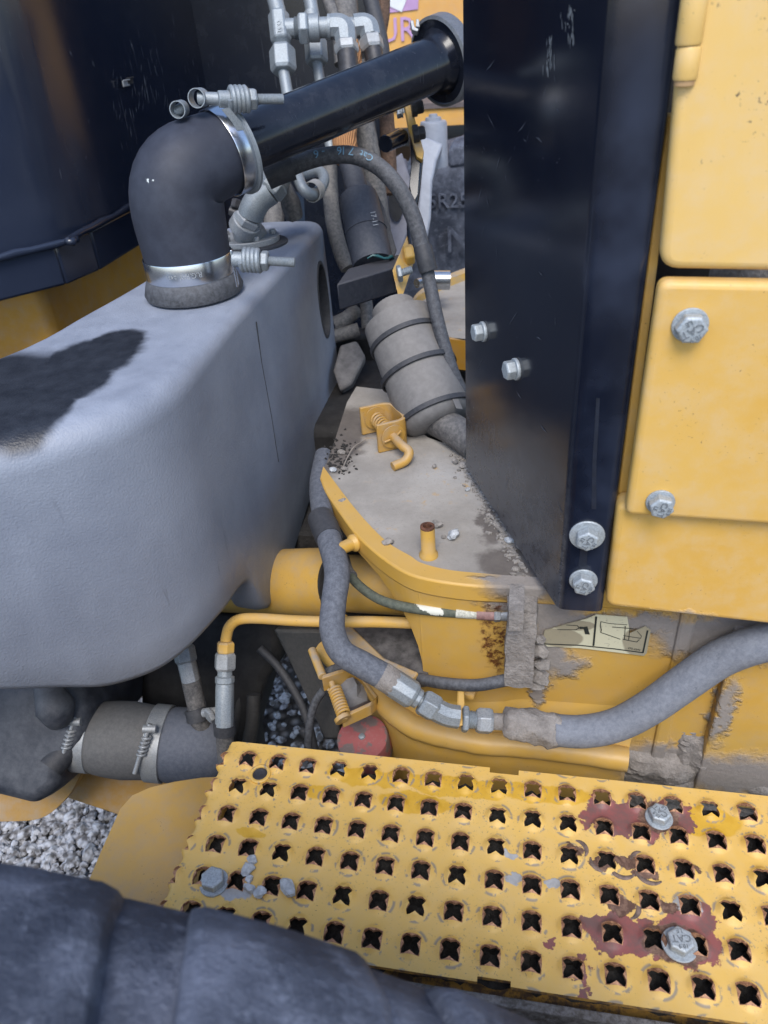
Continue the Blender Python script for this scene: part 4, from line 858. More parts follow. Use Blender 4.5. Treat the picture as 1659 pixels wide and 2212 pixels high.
lumpy_box('block', (p0.x, WY-.045, p0.z), (p1.x, WY+.004, p1.z), .004, 1, gm, MUD, 12, .08)
p0, p1 = PY(1098, 1352, WY-.06), PY(1132, 1308, WY-.06); lumpy_box('elbow_block', (p0.x, WY-.07, p0.z), (p1.x, WY-.02, p1.z), .0015, 4, gm, MUD, 6, .1)
for k, (px, py, s_) in enumerate(((1168, 1405, .012), (1170, 1435, .010), (1166, 1460, .013), (1158, 1478, .010), (1164, 1380, .008))):
    b = MB(); vs, fs = rock(PY(px, py, WY-.008), s_, 60+k, .9, 2); b.add(vs, fs); b.build('mud_clod', MUD, gm, 40)
# decal
dc = thing('warning_decal', 'torn cream safety decal with hand pictograms below the black panel', 'decal', PY(1280, 1400, WY-.001))
poly = [(1169, 1388), (1171, 1396), (1251, 1400), (1329, 1409), (1391, 1417), (1397, 1411), (1406, 1362), (1394, 1353), (1361, 1368), (1355, 1333), (1288, 1328), (1267, 1337), (1222, 1349), (1186, 1360), (1177, 1362)]
yd = WY-.0015
s = NT('decal_vinyl'); a = s.noise(30, 4); c = s.mix(s.blobs([(PY(1210, 1378, yd), (.03, .1, .016)), (PY(1385, 1385, yd), (.022, .1, .03)), (PY(1235, 1350, yd), (.03, .1, .01))], .004, 40, .06), lin((.55, .53, .38)), lin((.30, .27, .19)))
c = s.mix(s.rmp(s.noise(160, 5, .7), .58, .68, 0, .5), c, lin((.2, .18, .15))); DEC = s.done(c, .5)
b = MB(); b.prism([PY(*p, yd) for p in poly], V((0, .001, 0))); b.build('vinyl', DEC, dc, 0)
def dline(pts, wpx, nm='printed_line'):
    b = MB()
    for (ax_, ay), (bx_, by) in zip(pts, pts[1:]):
        A, B = PY(ax_, ay, yd-.0006), PY(bx_, by, yd-.0006); d_ = (B-A).normalized(); n_ = V((-d_.z, 0, d_.x))*RW(wpx, .95)/2
        b.add([A+n_-d_*0.0002, B+n_+d_*.0002, B-n_+d_*.0002, A-n_-d_*.0002], [(0, 1, 2, 3)])
    b.build(nm, INK, dc, 0)
dline([(1174, 1391), (1251, 1394), (1329, 1402), (1389, 1410)], 3); dline([(1389, 1410), (1399, 1362)], 3.4); dline([(1288, 1332), (1282, 1395)], 4)
def cpx(x, y): return (1134+x*.1953, 1296+y*.1953)
dline([cpx(840, 240), cpx(940, 262), cpx(1130, 275)], 1.6); dline([cpx(965, 300), cpx(1200, 318)], 2); dline([cpx(840, 240), cpx(833, 290), cpx(846, 330), cpx(838, 360), cpx(1055, 435)], 1.8)
dline([cpx(1110, 290), cpx(1100, 440)], 1.4); dline([cpx(1160, 320), cpx(1148, 440)], 1.4); dline([cpx(1090, 395), cpx(1280, 425)], 1.6); dline([cpx(1085, 436), cpx(1235, 465), cpx(1265, 440)], 1.8); dline([cpx(1240, 345), cpx(1290, 400), cpx(1280, 425)], 1.2)
dline([cpx(360, 328), cpx(560, 332), cpx(600, 310), cpx(580, 284), cpx(460, 278)], 1.8)
b = MB(); b.add([PY(*cpx(*p), yd-.0007) for p in ((605, 295), (650, 300), (690, 292), (718, 382), (665, 380), (650, 320), (605, 322))], [(0, 1, 2, 3, 4, 5, 6)]); b.build('printed_tool', INK, dc, 0)
textmesh('printed_number', '275-3292', .0042, PY(*cpx(1208, 545), yd-.0006), PY(*cpx(1280, 558), yd)-PY(*cpx(1140, 532), yd), (0, 0, 1), INK, dc, .0001)

# ------------------------------------------------------------------ stud, stub and pebbles on the hitch plate
sp = PZ(926, 1200, ZP); sr = RW(15.5, 1.0)
stt = thing('threaded_stud', 'short yellow hollow stud with a rusty threaded top on the dusty hitch plate', 'stud', sp)
b = MB(); b.lathe([(sr*1.35, 0), (sr*1.3, .004), (sr, .008), (sr, .049)], sp, (0, 0, 1), 28, caps=(1, 0)); b.build('post', YP, stt)
b = MB(); b.lathe([(sr*1.001, .047), (sr, .0495), (sr*.62, .050), (sr*.55, .046), (sr*.6, .043), (sr*.5, .040), (sr*.5, .02)], sp, (0, 0, 1), 28, caps=(0, 1)); b.build('rusty_mouth', plain('rust', (.11, .045, .025), .8, .5, 120, .4), stt)
st0 = PT(766, 1172, 1.06)
b = MB(); b.cyl(PT(730, 1188, 1.04), st0, RW(14, 1.05)); b.lathe([(RW(19, 1.05), -.003), (RW(20, 1.05), .003), (RW(14, 1.05), .008)], st0, PT(730, 1188, 1.04)-st0, 20); tag(b.build('weld_stub', YP, None), 'short yellow peg welded to the curved rim behind the big hose', 'peg')
rngp = random.Random(11)
for i, (px, py, s_, lt) in enumerate(((980, 1163, .009, 1), (838, 1178, .008, 0), (945, 1138, .008, 0), (1100, 1172, .007, 1), (1105, 1105, .007, 1), (938, 1010, .004, 0), (983, 1002, .006, 0), (1062, 1052, .009, 0), (1100, 1052, .008, 1), (958, 1162, .004, 0), (1010, 1060, .004, 1), (740, 1085, .005, 0), (720, 1020, .006, 1), (738, 980, .007, 0), (1000, 1010, .007, 0), (745, 1015, .005, 0), (1130, 1190, .009, 0), (1085, 1150, .006, 0))):
    b = MB(); vs, fs = rock(PZ(px, py, ZP), s_, 90+i, .6, 2); zm = min(v.z for v in vs); b.add([v+V((0, 0, ZP+.0003-zm)) for v in vs], fs)
    tag(b.build('pebble', STONE if lt else PEBBLE, None, 25), {0: 'bright white angular chip lying just beside the threaded stud', 1: 'brown pebble lying against the curved yellow rim before the stud', 2: 'brown pebble lying just behind the threaded stud', 12: 'white chip in the dark dirt beside the tank'}.get(i, 'white stone chip near the foot of the black guard on the hitch plate' if lt else 'small brown pebble scattered on the dusty hitch plate'), 'pebble', 'white chips on the hitch plate' if lt else 'brown pebbles on the hitch plate')
# dirt rolled up along the foot of the black panel
b = MB(); rg = random.Random(21); e0, e1 = PZ(1150, 1255, ZP), PZ(1003, 985, ZP)
for k in range(260):
    q = e0.lerp(e1, rg.random())+V((-abs(rg.gauss(0, .010)), 0, 0)); vs, fs = rock(q+V((0, 0, .001)), rg.uniform(.0012, .0045), k, .7, 1); b.add(vs, fs)
g = b.build('crumbs', PEBBLE, None, 30); tag(g, 'dark crumbs of dirt along the foot of the black steel guard', 'dirt', kind='stuff')
b = MB(); b.tube(crom([PZ(740, 1012, ZP+.004), PZ(752, 985, ZP+.006), PZ(765, 965, ZP+.010), PZ(790, 950, ZP+.006)], 5), .0011, 6); tag(b.build('twig', plain('twig_grey', (.25, .22, .19), .9), None), 'thin pale twig on the hitch plate beside the spring latch', 'twig')
b = MB()
for k in range(120):
    q = PZ(rg.gauss(735, 16), rg.gauss(985, 22), ZP+.001)
    if q.x < -.20 and q.y > .95: vs, fs = rock(q, rg.uniform(.0012, .0035), k+300, .6, 1); b.add(vs, fs)
g = b.build('dirt_crumbs', DIRT, None, 30); tag(g, 'dark loose dirt scattered beside the tank on the hitch plate', 'dirt', kind='stuff')
# ------------------------------------------------------------------ spring latches
YLATCH = yellow('yellow_latch', .5, .7, .3, lin((.50, .29, .06)), lin((.44, .24, .04)))
la = thing('spring_latch', 'yellow spring pin latch in a U bracket on top of the hitch plate', 'latch', PZ(850, 960, ZP))
FL, FR_ = PZ(819, 980, ZP), PZ(888, 964, ZP); BL = PZ(781, 938, ZP); BR = BL+(FR_-FL)*1.0
hh = .052; th_ = .006
def slab(b, A, B, z0, z1, th):
    d_ = (B-A); n_ = V((-d_.y, d_.x, 0)).normalized()*th
    b.prism([V((A.x, A.y, z0)), V((B.x, B.y, z0)), V((B.x, B.y, z1)), V((A.x, A.y, z1))], n_)
Ub = roundpoly([FL, FR_, BR, BL], [0, .022, .022, 0], 5)
Uin = roundpoly([FL+(BL-FL).normalized()*th_, FR_+(BL-FL).normalized()*th_+(FL-FR_).normalized()*th_, BR-(BL-FL).normalized()*th_+(FL-FR_).normalized()*th_, BL-(BL-FL).normalized()*th_], [0, .017, .017, 0], 5)
b = MB(); b.prism([p+V((0, 0, .001)) for p in Ub]+[p+V((0, 0, .001)) for p in reversed(Uin)], V((0, 0, hh))); b.build('u_bracket', YLATCH, la, 30, bevel=.001)
pm = (FL*.55+FR_*.45)+V((0, 0, .028)); pk = (BL*.55+BR*.45)+V((0, 0, .030)); ax_ = (pm-pk).normalized()
b = MB(); b.spring(pk+ax_*.008, pm-ax_*.004, .0115, .0022, 8); b.build('spring', YLATCH, la)
for p_ in (pk+ax_*.006, pm+ax_*.001):
    b = MB(); b.lathe([(.020, 0), (.021, .001), (.021, .003), (.008, .0035)], p_, ax_, 26); b.build('washer', YLATCH, la)
rt = (FR_-FL).normalized()
b = MB(); b.tube(crom([pk-ax_*.004, pm, pm+ax_*.035, pm+ax_*.050+V((0, 0, -.006))+rt*.006, pm+ax_*.058+V((0, 0, -.016))-rt*.004, pm+ax_*.062+V((0, 0, -.019))-rt*.028], 6), .0078, 16); b.build('pin_handle', YLATCH, la, 60)
b = MB(); b.tube([pm+ax_*.008-rt*.018-V((0, 0, .004)), pm+ax_*.008, pm+ax_*.010+rt*.012+V((0, 0, .012))], .0018, 8); b.build('split_pin', YLATCH, la)

lb = thing('spring_latch', 'yellow spring latch in a bent bracket above the red cap', 'latch', PT(760, 1540, 1.16))
tq = 1.15
def strip(pxs, hpx, dpt, nm, par, mat):      # bent flat bar seen edge-on
    P = [PT(x, y, t) for x, y, t in pxs]; b = MB()
    dn = V((0, 0, -1))*RW(hpx, tq); bk = V((.0, .008, 0))
    b.rings([[p, p+dn, p+dn+bk, p+bk] for p in P], (1, 1)); return b.build(nm, mat, par, 30, bevel=.001)
strip([(695, 1466, 1.13), (730, 1455, 1.14), (758, 1448, 1.16), (768, 1450, 1.17)], 40, 0, 'upper_arm', lb, YLATCH)
strip([(766, 1450, 1.17), (790, 1480, 1.16), (806, 1503, 1.14), (813, 1512, 1.13)], 26, 0, 'web', lb, YLATCH)
strip([(813, 1512, 1.13), (800, 1524, 1.11), (770, 1538, 1.10), (738, 1552, 1.09)], 30, 0, 'lower_arm', lb, YLATCH)
b = MB(); b.spring(PT(722, 1486, 1.12), PT(742, 1542, 1.09), RW(13, 1.1), .0023, 9); b.build('spring', YLATCH, lb)
b = MB(); b.cyl(PT(716, 1474, 1.125), PT(745, 1556, 1.085), RW(7, 1.1)); b.cyl(PT(738, 1548, 1.088), PT(742, 1556, 1.085), RW(18, 1.1), 22); b.build('pin', YLATCH, lb)
b = MB(); b.cyl(PT(674, 1404, 1.20), PT(697, 1462, 1.15), RW(9.5, 1.17)); b.build('pin_handle', YDUSTY, lb, bevel=.001)
b = MB(); vs, fs = rock(PT(760, 1500, 1.17), .028, 41, 1.0, 2); b.add(vs, fs); tag(b.build('stone', plain('grey_stone', (.22, .22, .23), .9, .15, 60, .3), None, 25), 'angular grey stone wedged inside the lower spring latch', 'stone')
rc = thing('filler_cap', 'faded round red cap with worn grey patches behind the step', 'cap', PT(782, 1650, 1.25))
zc_ = .60; cc = PZ(782, 1592, zc_); cr = RW(57, TD(cc))
s = NT('red_cap'); a = s.noise(28, 4, .6); f_ = s.noise(140, 5, .7); c = s.mix(s.rmp(a, .50, .56), lin((.30, .085, .085)), lin((.15, .115, .11))); c = s.mix(s.rmp(f_, .5, .75, 0, .4), c, lin((.30, .20, .19))); RED = s.done(c, .75, s.bump(f_, .3, .001))
b = MB(); b.lathe([(cr*.92, -.05), (cr, -.045), (cr, -.008), (cr*.97, -.002), (cr*.9, 0), (.004, .001)], cc, V((-.08, -.18, 1)), 40); b.build('cap_disc', RED, rc, 40)
b = MB(); b.lathe([(.006, 0), (.005, .003), (.002, .004)], cc+V((0, 0, .0005)), V((-.08, -.18, 1)), 14); b.build('rivet', ZINC, rc)
b = MB(); b.lathe([(cr*.8, -.2), (cr*.85, -.05)], cc, V((0, 0, 1)), 30); b.build('filler_neck', DARK, rc)
lumpy = lumpy_box('dirt_clod', PT(845, 1640, 1.24)-V((.02, .01, .03)), PT(905, 1590, 1.20)+V((.01, .04, .012)), .012, 8, None, mudmat('crumbly_clod', (.12, .10, .085), (.36, .30, .25), 160), 8, .7)
tag(lumpy, 'crumbly clod of dirt and grit beside the red cap', 'dirt clod')

# ================================================================== HOSES IN FRONT OF THE FRAME
TH = .975
bh = thing('hydraulic_hose', 'thick scuffed grey hydraulic hose snaking down to the zinc fittings', 'hose', PT(840, 1470, TH))
s = NT('scuffed_hose'); a = s.noise(150, 6, .8); f_ = s.noise(420, 4, .7)
c = s.mix(s.rmp(a, .35, .7), lin((.075, .083, .103)), lin((.15, .162, .19)))
wr = s.blobs([(PT(722, 1208, .98), (.008, .02, .016)), (PT(712, 1345, .94), (.007, .02, .02)), (PT(730, 1405, .94), (.011, .02, .013)), (PT(752, 1425, .94), (.015, .02, .008))], .010, 80, .15, 5)
c = s.mix(s.ma('MULTIPLY', wr, s.rmp(s.noise(180, 4, .7), .3, .6)), c, lin((.22, .12, .06))); SCUFF = s.done(c, .8, s.bump(a, .3, .003, s.bump(f_, .4, .0009)))
bp = [(700, 985, 1.28), (690, 1050, 1.20), (698, 1115, 1.12), (714, 1175, 1.06), (728, 1235, 1.02), (721, 1300, 1.0), (718, 1360, .985), (738, 1408, .98), (785, 1437, .975), (832, 1463, .975)]
hose('hose_body', None, bp, [25, 25, 25, 27, 27, 26, 26, 26, 27, 27], SCUFF, parent=bh, n=22)
hose('clip_sleeve', None, [(692, 1118, 1.115), (702, 1140, 1.095), (712, 1166, 1.07)], [29, 31, 29], RUB, parent=bh, n=22)
b = MB(); b.lathe([(RW(29, TH), 0), (RW(30, TH), .002), (RW(30, TH), .022), (RW(28, TH), .024)], PT(822, 1457, TH), PT(893, 1503, TH)-PT(822, 1457, TH), 30); b.build('dusty_ferrule', MUD, bh)
b = MB(); b.lathe([(RW(30, TH), 0), (RW(31, TH), .002), (RW(31, TH), .030), (RW(27, TH), .034), (RW(22, TH), .036), (RW(22, TH), .042)], PT(848, 1474, TH), PT(893, 1503, TH)-PT(848, 1474, TH), 10); b.build('crimp_ferrule', ZINC, bh, 25, bevel=.0008)
b = MB(); b.cyl(PT(893, 1503, TH), PT(926, 1524, TH), RW(14, TH)); b.build('stem', ZINC, bh)
b = MB(); b.hexa(PT(910, 1514, TH), PT(944, 1534, TH), RW(31, TH)); b.build('swivel_nut', ZINC, bh, 20, bevel=.001)
b = MB(); b.tube(crom([PT(940, 1532, TH), PT(957, 1541, TH), PT(972, 1546, TH), PT(992, 1549, TH)], 4), RW(25, TH), 8); b.build('angled_body', ZINC, bh, 25)
br = thing('hose_bracket', 'narrow chipped yellow bulkhead bracket holding the zinc hose union', 'bracket', PT(992, 1570, TH))
b = MB(); b.prism([PT(987, 1492, 1.01), PT(1001, 1488, 1.01), PT(1003, 1568, .965), PT(985, 1571, .965)], V((.001, .006, .003))); b.prism([PT(989, 1492, 1.01), PT(1001, 1490, 1.01), PT(1003, 1500, 1.08), PT(990, 1502, 1.08)], V((0, .003, .006)))
b.build('tab', yellow('chipped_yellow', .1, .3, 1.0), br, bevel=.0015); b = MB(); vs, fs = rock(PT(1012, 1495, 1.04), .012, 77, .7, 2); b.add(vs, fs); b.build('weld_blob', YP, br, 60)
un = thing('muddy_hose', 'thick grey hose with a mud-caked ferrule sweeping up past the decal', 'hose', PT(1200, 1578, TH))
b = MB(); b.hexa(PT(998, 1553, TH), PT(1012, 1554, TH), RW(30, TH)); b.build('lock_nut', ZINC, un, 20, bevel=.001)
b = MB(); b.thread(PT(1010, 1554, TH), PT(1030, 1556, TH), RW(20, TH), .0028, 22); b.build('thread', ZINC, un)
b = MB(); b.hexa(PT(1028, 1556, TH), PT(1064, 1558, TH), RW(29, TH)); b.build('hex_nut', ZINC_DUSTY, un, 20, bevel=.001)
b = MB(); b.cyl(PT(1062, 1558, TH), PT(1092, 1560, TH), RW(18, TH)); b.build('stem', MUD, un)
mp = [PT(lerp(1084, 1212, k/16), lerp(1559, 1579, k/16), TH-.002*k/16) for k in range(17)]
b = MB(); b.tube(mp, [RW(q, TH) for q in (20, 33, 34, 35, 34, 35, 34, 34, 35, 36, 35, 36, 36, 37, 36, 36, 34)], 28); b.v = [p+V((mnoise.noise(p*70), mnoise.noise(p*70+V((9, 0, 0))), mnoise.noise(p*70+V((0, 9, 0)))))*.005 for p in b.v]; b.build('muddy_ferrule', MUD, un, 60)
s = NT('pale_hose'); a = s.noise(140, 6, .8); f_ = s.noise(500, 4, .7); rb = s.n('ShaderNodeTexWave'); rb.inputs['Scale'].default_value = 220; s.L(s.pos, rb.inputs['Vector'])
c = s.mix(s.rmp(a, .3, .7), lin((.13, .142, .17)), lin((.20, .214, .245))); c = s.mix(s.rmp(s.noise(30, 6, .75), .60, .68, 0, .6), c, lin((.06, .066, .082)))
c = s.mix(s.blobs([(PT(1388, 1535, .88), (.012, .03, .006))], .008, 90, .1), c, lin((.5, .5, .47))); PALEH = s.done(c, .75, s.bump(a, .2, .003, s.bump(rb.outputs['Fac'], .15, .001, s.bump(f_, .3, .0008))))
hp2 = [(1196, 1577, .972), (1260, 1580, .968), (1330, 1566, .96), (1400, 1530, .945), (1480, 1474, .925), (1550, 1426, .905), (1610, 1400, .885), (1670, 1385, .87), (1760, 1372, .85)]
hose('hose_body', None, hp2, [36, 37, 37, 38, 39, 39, 39, 39, 39], PALEH, parent=un, n=28)
gh = thing('green_hose', 'thin olive green hose with bare white braid at the pink fitting', 'hose', PT(900, 1320, 1.0))
gpts = [(742, 1205, 1.12), (750, 1232, 1.08), (775, 1264, 1.05), (820, 1295, 1.02), (880, 1312, 1.0), (950, 1321, .985), (1032, 1326, .975)]
s = NT('green_hose_rubber'); a = s.noise(160, 5, .7); c = s.mix(s.rmp(a, .3, .7), lin((.055, .065, .05)), lin((.11, .12, .09)))
c = s.mix(s.ma('MULTIPLY', s.blobs([(PT(910, 1317, .98), (.009, .03, .004)), (PT(938, 1320, .98), (.012, .03, .005))], .008, 120, .1), 1.0), c, lin((.6, .6, .52))); GREENH = s.done(c, .75, s.bump(a, .3, .001))
hose('hose_body', None, gpts, 10.5, GREENH, parent=gh)
hose('bare_braid', None, [(985, 1323.5, .978), (1008, 1325, .976), (1034, 1326, .974)], 11.2, plain('white_braid', (.5, .5, .43), .9, .3, 300, .6), parent=gh)
hose('grey_end', None, [(742, 1205, 1.12), (750, 1232, 1.08), (760, 1246, 1.065)], 13, RUBG, parent=gh)
hose('pink_fitting', None, [(1030, 1326, .974), (1050, 1327, .972), (1068, 1328, .97)], 13, plain('pink_fitting', (.26, .15, .14), .6, .3, 90), parent=gh)
b = MB(); b.hexa(PT(1066, 1328, .97), PT(1082, 1328, .97), RW(16, .97)); b.cyl(PT(1080, 1328, .97), PT(1104, 1329, .965), RW(13, .97)); b.build('hex_nut', ZINC_DUSTY, gh, 20)
hose('hose', 'thin dark hose running under the zinc fittings to the muddy manifold', [(700, 1458, 1.19), (735, 1443, 1.18), (800, 1440, 1.14), (860, 1455, 1.10), (905, 1466, 1.06), (960, 1476, 1.02), (1030, 1480, .995), (1098, 1468, .98)], 12.5, RUBD)

# ================================================================== STEERING CYLINDER AND YELLOW TUBE
scy = thing('steering_cylinder', 'yellow hydraulic steering cylinder passing under the hitch plate', 'cylinder', PT(620, 1260, 1.2))
b = MB(); b.cyl(PT(400, 1255, 1.52), PT(742, 1259, 1.22), RW(74, 1.28), 40); b.build('barrel', YP, scy)
b = MB(); b.cyl(PT(735, 1259, 1.225), PT(748, 1260, 1.215), RW(77, 1.22), 40); b.build('gland_ring', DARK, scy)
b = MB(); b.cyl(PT(746, 1260, 1.217), PT(960, 1268, 1.14), RW(64, 1.18), 40); b.build('end_cap', YP, scy)
hose('oil_tube', 'slim yellow steel tube bending down to a hydraulic fitting below the cylinder', [(487, 1402, 1.135), (489, 1376, 1.135), (497, 1352, 1.132), (518, 1338, 1.13), (560, 1336, 1.12), (640, 1341, 1.10), (720, 1343, 1.085), (800, 1343, 1.07), (900, 1346, 1.05)], 12, YP, cat='tube', n=18)
ha = thing('hydraulic_hose', 'hydraulic hose with zinc crimp below the bent yellow tube', 'hose', PT(488, 1640, 1.13))
b = MB(); b.hexa(PT(488, 1386, 1.13), PT(487, 1412, 1.13), RW(20, 1.13)); b.build('yellow_nut', YDUSTY, ha, 20, bevel=.001)
b = MB(); b.hexa(PT(487, 1410, 1.13), PT(486, 1448, 1.13), RW(24, 1.13)); b.build('hex_nut', ZINC_DUSTY, ha, 20, bevel=.001)
b = MB(); b.lathe([(RW(16, 1.13), 0), (RW(16, 1.13), .008), (RW(21, 1.13), .010), (RW(21, 1.13), .018), (RW(19, 1.13), .020), (RW(20, 1.13), .024), (RW(20, 1.13), .085)], PT(486, 1448, 1.13), PT(485, 1550, 1.13)-PT(486, 1448, 1.13), 12); b.build('crimp', ZINC, ha, 30)
hose('hose_body', None, [(485, 1525, 1.13), (485, 1580, 1.14), (489, 1640, 1.16), (495, 1700, 1.18)], 19, RUBG, parent=ha, n=18)
hose('clamp_sleeve', None, [(484, 1556, 1.135), (485, 1568, 1.137), (486, 1584, 1.14)], 24, RUB, parent=ha, n=18)
hb = thing('hydraulic_hose', 'hydraulic hose with a hex end hanging under the tank edge', 'hose', PT(430, 1600, 1.17))
b = MB(); b.hexa(PT(396, 1395, 1.17), PT(403, 1432, 1.17), RW(24, 1.17)); b.build('hex_nut', ZINC, hb, 20, bevel=.001)
b = MB(); b.cyl(PT(403, 1430, 1.17), PT(413, 1472, 1.17), RW(20, 1.17), 12); b.build('crimp', ZINC_DUSTY, hb, 30)
hose('hose_body', None, [(412, 1468, 1.17), (424, 1520, 1.18), (434, 1565, 1.19), (452, 1590, 1.21), (480, 1600, 1.24)], 20, RUBG, parent=hb, n=18)
hose('clamp_sleeve', None, [(421, 1530, 1.18), (426, 1545, 1.18), (428, 1556, 1.18)], 24, RUB, parent=hb, n=18)
b = MB(); b.cyl(PT(440, 1540, 1.16), PT(475, 1536, 1.15), RW(10, 1.15)); b.hexa(PT(448, 1548, 1.145), PT(458, 1542, 1.15), RW(17, 1.15)); tag(b.build('clamp_bolt', ZINC_DUSTY, None, 20), 'bolt of the twin clamp between the two hanging hydraulic hoses', 'bolt')

# ================================================================== UNDER THE TANK: DUCT, HOUSING, LOWER FRAME
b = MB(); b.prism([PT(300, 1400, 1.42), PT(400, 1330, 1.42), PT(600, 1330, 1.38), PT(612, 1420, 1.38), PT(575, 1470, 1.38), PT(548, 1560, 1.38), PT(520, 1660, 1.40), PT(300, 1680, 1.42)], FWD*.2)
tag(b.build('hose_backing', DARK, None, 30, bevel=.02), 'large dark block added behind the hanging hydraulic hoses', 'backing')  # added block, darkens the space behind the hoses
dt = thing('air_duct', 'large dusty rubber air duct with two band clamps under the tank', 'duct', PT(320, 1660, 1.25))
D0, D1 = PT(165, 1588, 1.22), PT(480, 1618, 1.22); ud = (D1-D0).normalized(); LD = (D1-D0).length; u1 = RW(1, 1.22)
DUCT = rubber('duct_grey', (.085, .086, .09), .7, (.15, .148, .146), .8)
b = MB(); b.lathe([(70*u1, 0), (72*u1, .01), (72*u1, LD*.13), (76*u1, LD*.16), (80*u1, LD*.25), (82*u1, LD*.36), (78*u1, LD*.50), (76*u1, LD*.64)], D0, ud, 44); b.build('rubber_sleeve', DUCT, dt)
b = MB(); b.lathe([(76*u1, LD*.60), (79*u1, LD*.66), (80*u1, LD*.78), (74*u1, LD*.95), (60*u1, LD*1.04)], D0, ud, 44); b.build('plastic_pipe', rubber('duct_dark', (.05, .062, .09), .4, (.16, .17, .20), .7), dt)
for k in (.08, .575):
    b = MB(); R_ = (73 if k < .2 else 79)*u1; b.lathe([(R_, -.014), (R_+.002, -.013), (R_+.002, .013), (R_, .014)], D0+ud*LD*k, ud, 44, caps=(0, 0)); cb_ = b.build('band', ZINC_DUSTY, dt)
    base = D0+ud*LD*k-FWD*(R_+.006)+UPV*R_*.35
    b = MB(); b.spring(base+UPV*.012, base-UPV*.020-RGT*.010, .0058, .0022, 5); b.build('spring', ZINC_DUSTY, cb_); b = MB(); b.cyl(base+UPV*.030+RGT*.004, base-UPV*.048-RGT*.020, .0036); b.cyl(base+UPV*.022-RGT*.006, base+UPV*.022+RGT*.014, .0065); b.build('t_bolt', ZINC_DUSTY, cb_)
HOUS = rubber('housing_plastic', (.012, .016, .028), .7, (.12, .128, .145), .5, scale=10, updust=.3)
hs = thing('black_housing', 'bulky black plastic housing streaked with grey dust under the tank', 'housing', PT(70, 1720, 1.22))
b = MB(); pl = [(-90, 1440), (170, 1450), (215, 1520), (205, 1580), (160, 1640), (150, 1690), (100, 1725), (20, 1705), (-90, 1690)]
fr_ = [PT(x, y, 1.20) for x, y in pl]; cen = sum(fr_, V())/len(fr_)
b.rings([[p.lerp(cen, .16)-FWD*.045 for p in fr_], [p.lerp(cen, .05)-FWD*.03 for p in fr_], [p for p in fr_], [p+FWD*.25 for p in fr_]], (1, 1)); b.build('body', HOUS, hs, 60, bevel=.012, seg=4)
b = MB(); b.tube(crom([PT(100, 1480, 1.15), PT(120, 1530, 1.14), PT(128, 1560, 1.15)], 5), [.02, .03, .018], 16); b.build('knuckle', HOUS, hs)
b = MB(); b.prism([PT(-80, 1690, 1.19), PT(100, 1665, 1.19), PT(110, 1700, 1.19), PT(82, 1722, 1.19), PT(-80, 1706, 1.19)], FWD*.012); b.build('flange', HOUS, hs, bevel=.002)
pb_ = PT(68, 1696, 1.185); bolt(hs, pb_, -FWD+UPV*.6, .014, .010, .019, mat=ZINC_DUSTY, text=False)
b = MB(); b.cyl(PT(190, 1560, 1.2), PT(110, 1660, 1.16), RW(28, 1.18), 18); tag(b.build('dark_strut', RUB, None), 'dark rubber strut leaning between the housing and the duct', 'strut')
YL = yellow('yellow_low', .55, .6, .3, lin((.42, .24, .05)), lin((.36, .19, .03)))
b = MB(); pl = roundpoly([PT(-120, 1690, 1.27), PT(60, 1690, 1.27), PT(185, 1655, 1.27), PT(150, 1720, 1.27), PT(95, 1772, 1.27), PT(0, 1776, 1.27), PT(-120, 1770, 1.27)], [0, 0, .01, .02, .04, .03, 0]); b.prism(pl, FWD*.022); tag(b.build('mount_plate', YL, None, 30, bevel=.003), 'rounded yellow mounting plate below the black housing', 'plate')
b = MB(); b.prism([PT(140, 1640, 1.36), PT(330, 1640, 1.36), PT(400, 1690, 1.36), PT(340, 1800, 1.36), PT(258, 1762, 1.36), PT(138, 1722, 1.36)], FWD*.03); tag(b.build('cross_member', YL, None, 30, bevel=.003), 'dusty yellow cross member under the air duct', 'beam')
b = MB(); b.prism([PT(470, 1560, 1.42), PT(540, 1520, 1.42), PT(560, 1660, 1.42), PT(330, 1720, 1.42), PT(330, 1660, 1.42)], FWD*.1); tag(b.build('low_backing', DARK, None, 30, bevel=.005), 'small dark block added behind the hanging hydraulic hoses', 'bracket')  # second added block, darkens the low gap beside the hoses
# dark plate and box added to keep the space under the tank dark
b = MB(); b.box((-.78, 1.62, .56), (.9, .06, .74)); tag(b.build('under_backing', DARK, None, 30, bevel=.01), 'dark backing plate added deep under the tank', 'frame')
b = MB(); b.box((-.33, 1.50, .62), (.24, .5, .50)); tag(b.build('side_backing', DARK, None, 30, bevel=.02), 'dark backing box added beside the lower spring latch', 'axle')
hose('hose', 'thin black hose drooping over the gravel beside the spring latch', [(560, 1400, 1.30), (600, 1440, 1.30), (640, 1500, 1.30), (665, 1560, 1.30), (680, 1620, 1.30)], 9, RUB)
hose('hose', 'dark hose curving from the spring latch down past the red cap', [(700, 1490, 1.18), (680, 1520, 1.19), (668, 1570, 1.2), (665, 1640, 1.22)], 9, RUBD)
hose('hose', 'dim brown hose hanging in the dark behind the hydraulic hoses', [(548, 1500, 1.36), (545, 1560, 1.36), (535, 1620, 1.36), (530, 1680, 1.36)], 15, DARKHOSE)
hose('hose', 'dark slanting hose beside the dim brown hose under the tank', [(525, 1480, 1.4), (515, 1540, 1.4), (500, 1600, 1.4)], 13, DARKHOSE)
b = MB(); b.prism([PT(590, 1360, 1.30), PT(700, 1360, 1.26), PT(730, 1460, 1.22), PT(735, 1600, 1.24), PT(700, 1600, 1.28), PT(665, 1500, 1.30)], FWD*.06); tag(b.build('hitch_cheek', DARKHOSE, None, 30, bevel=.006), 'dark dusty cheek plate between the gravel gap and the red cap', 'plate')

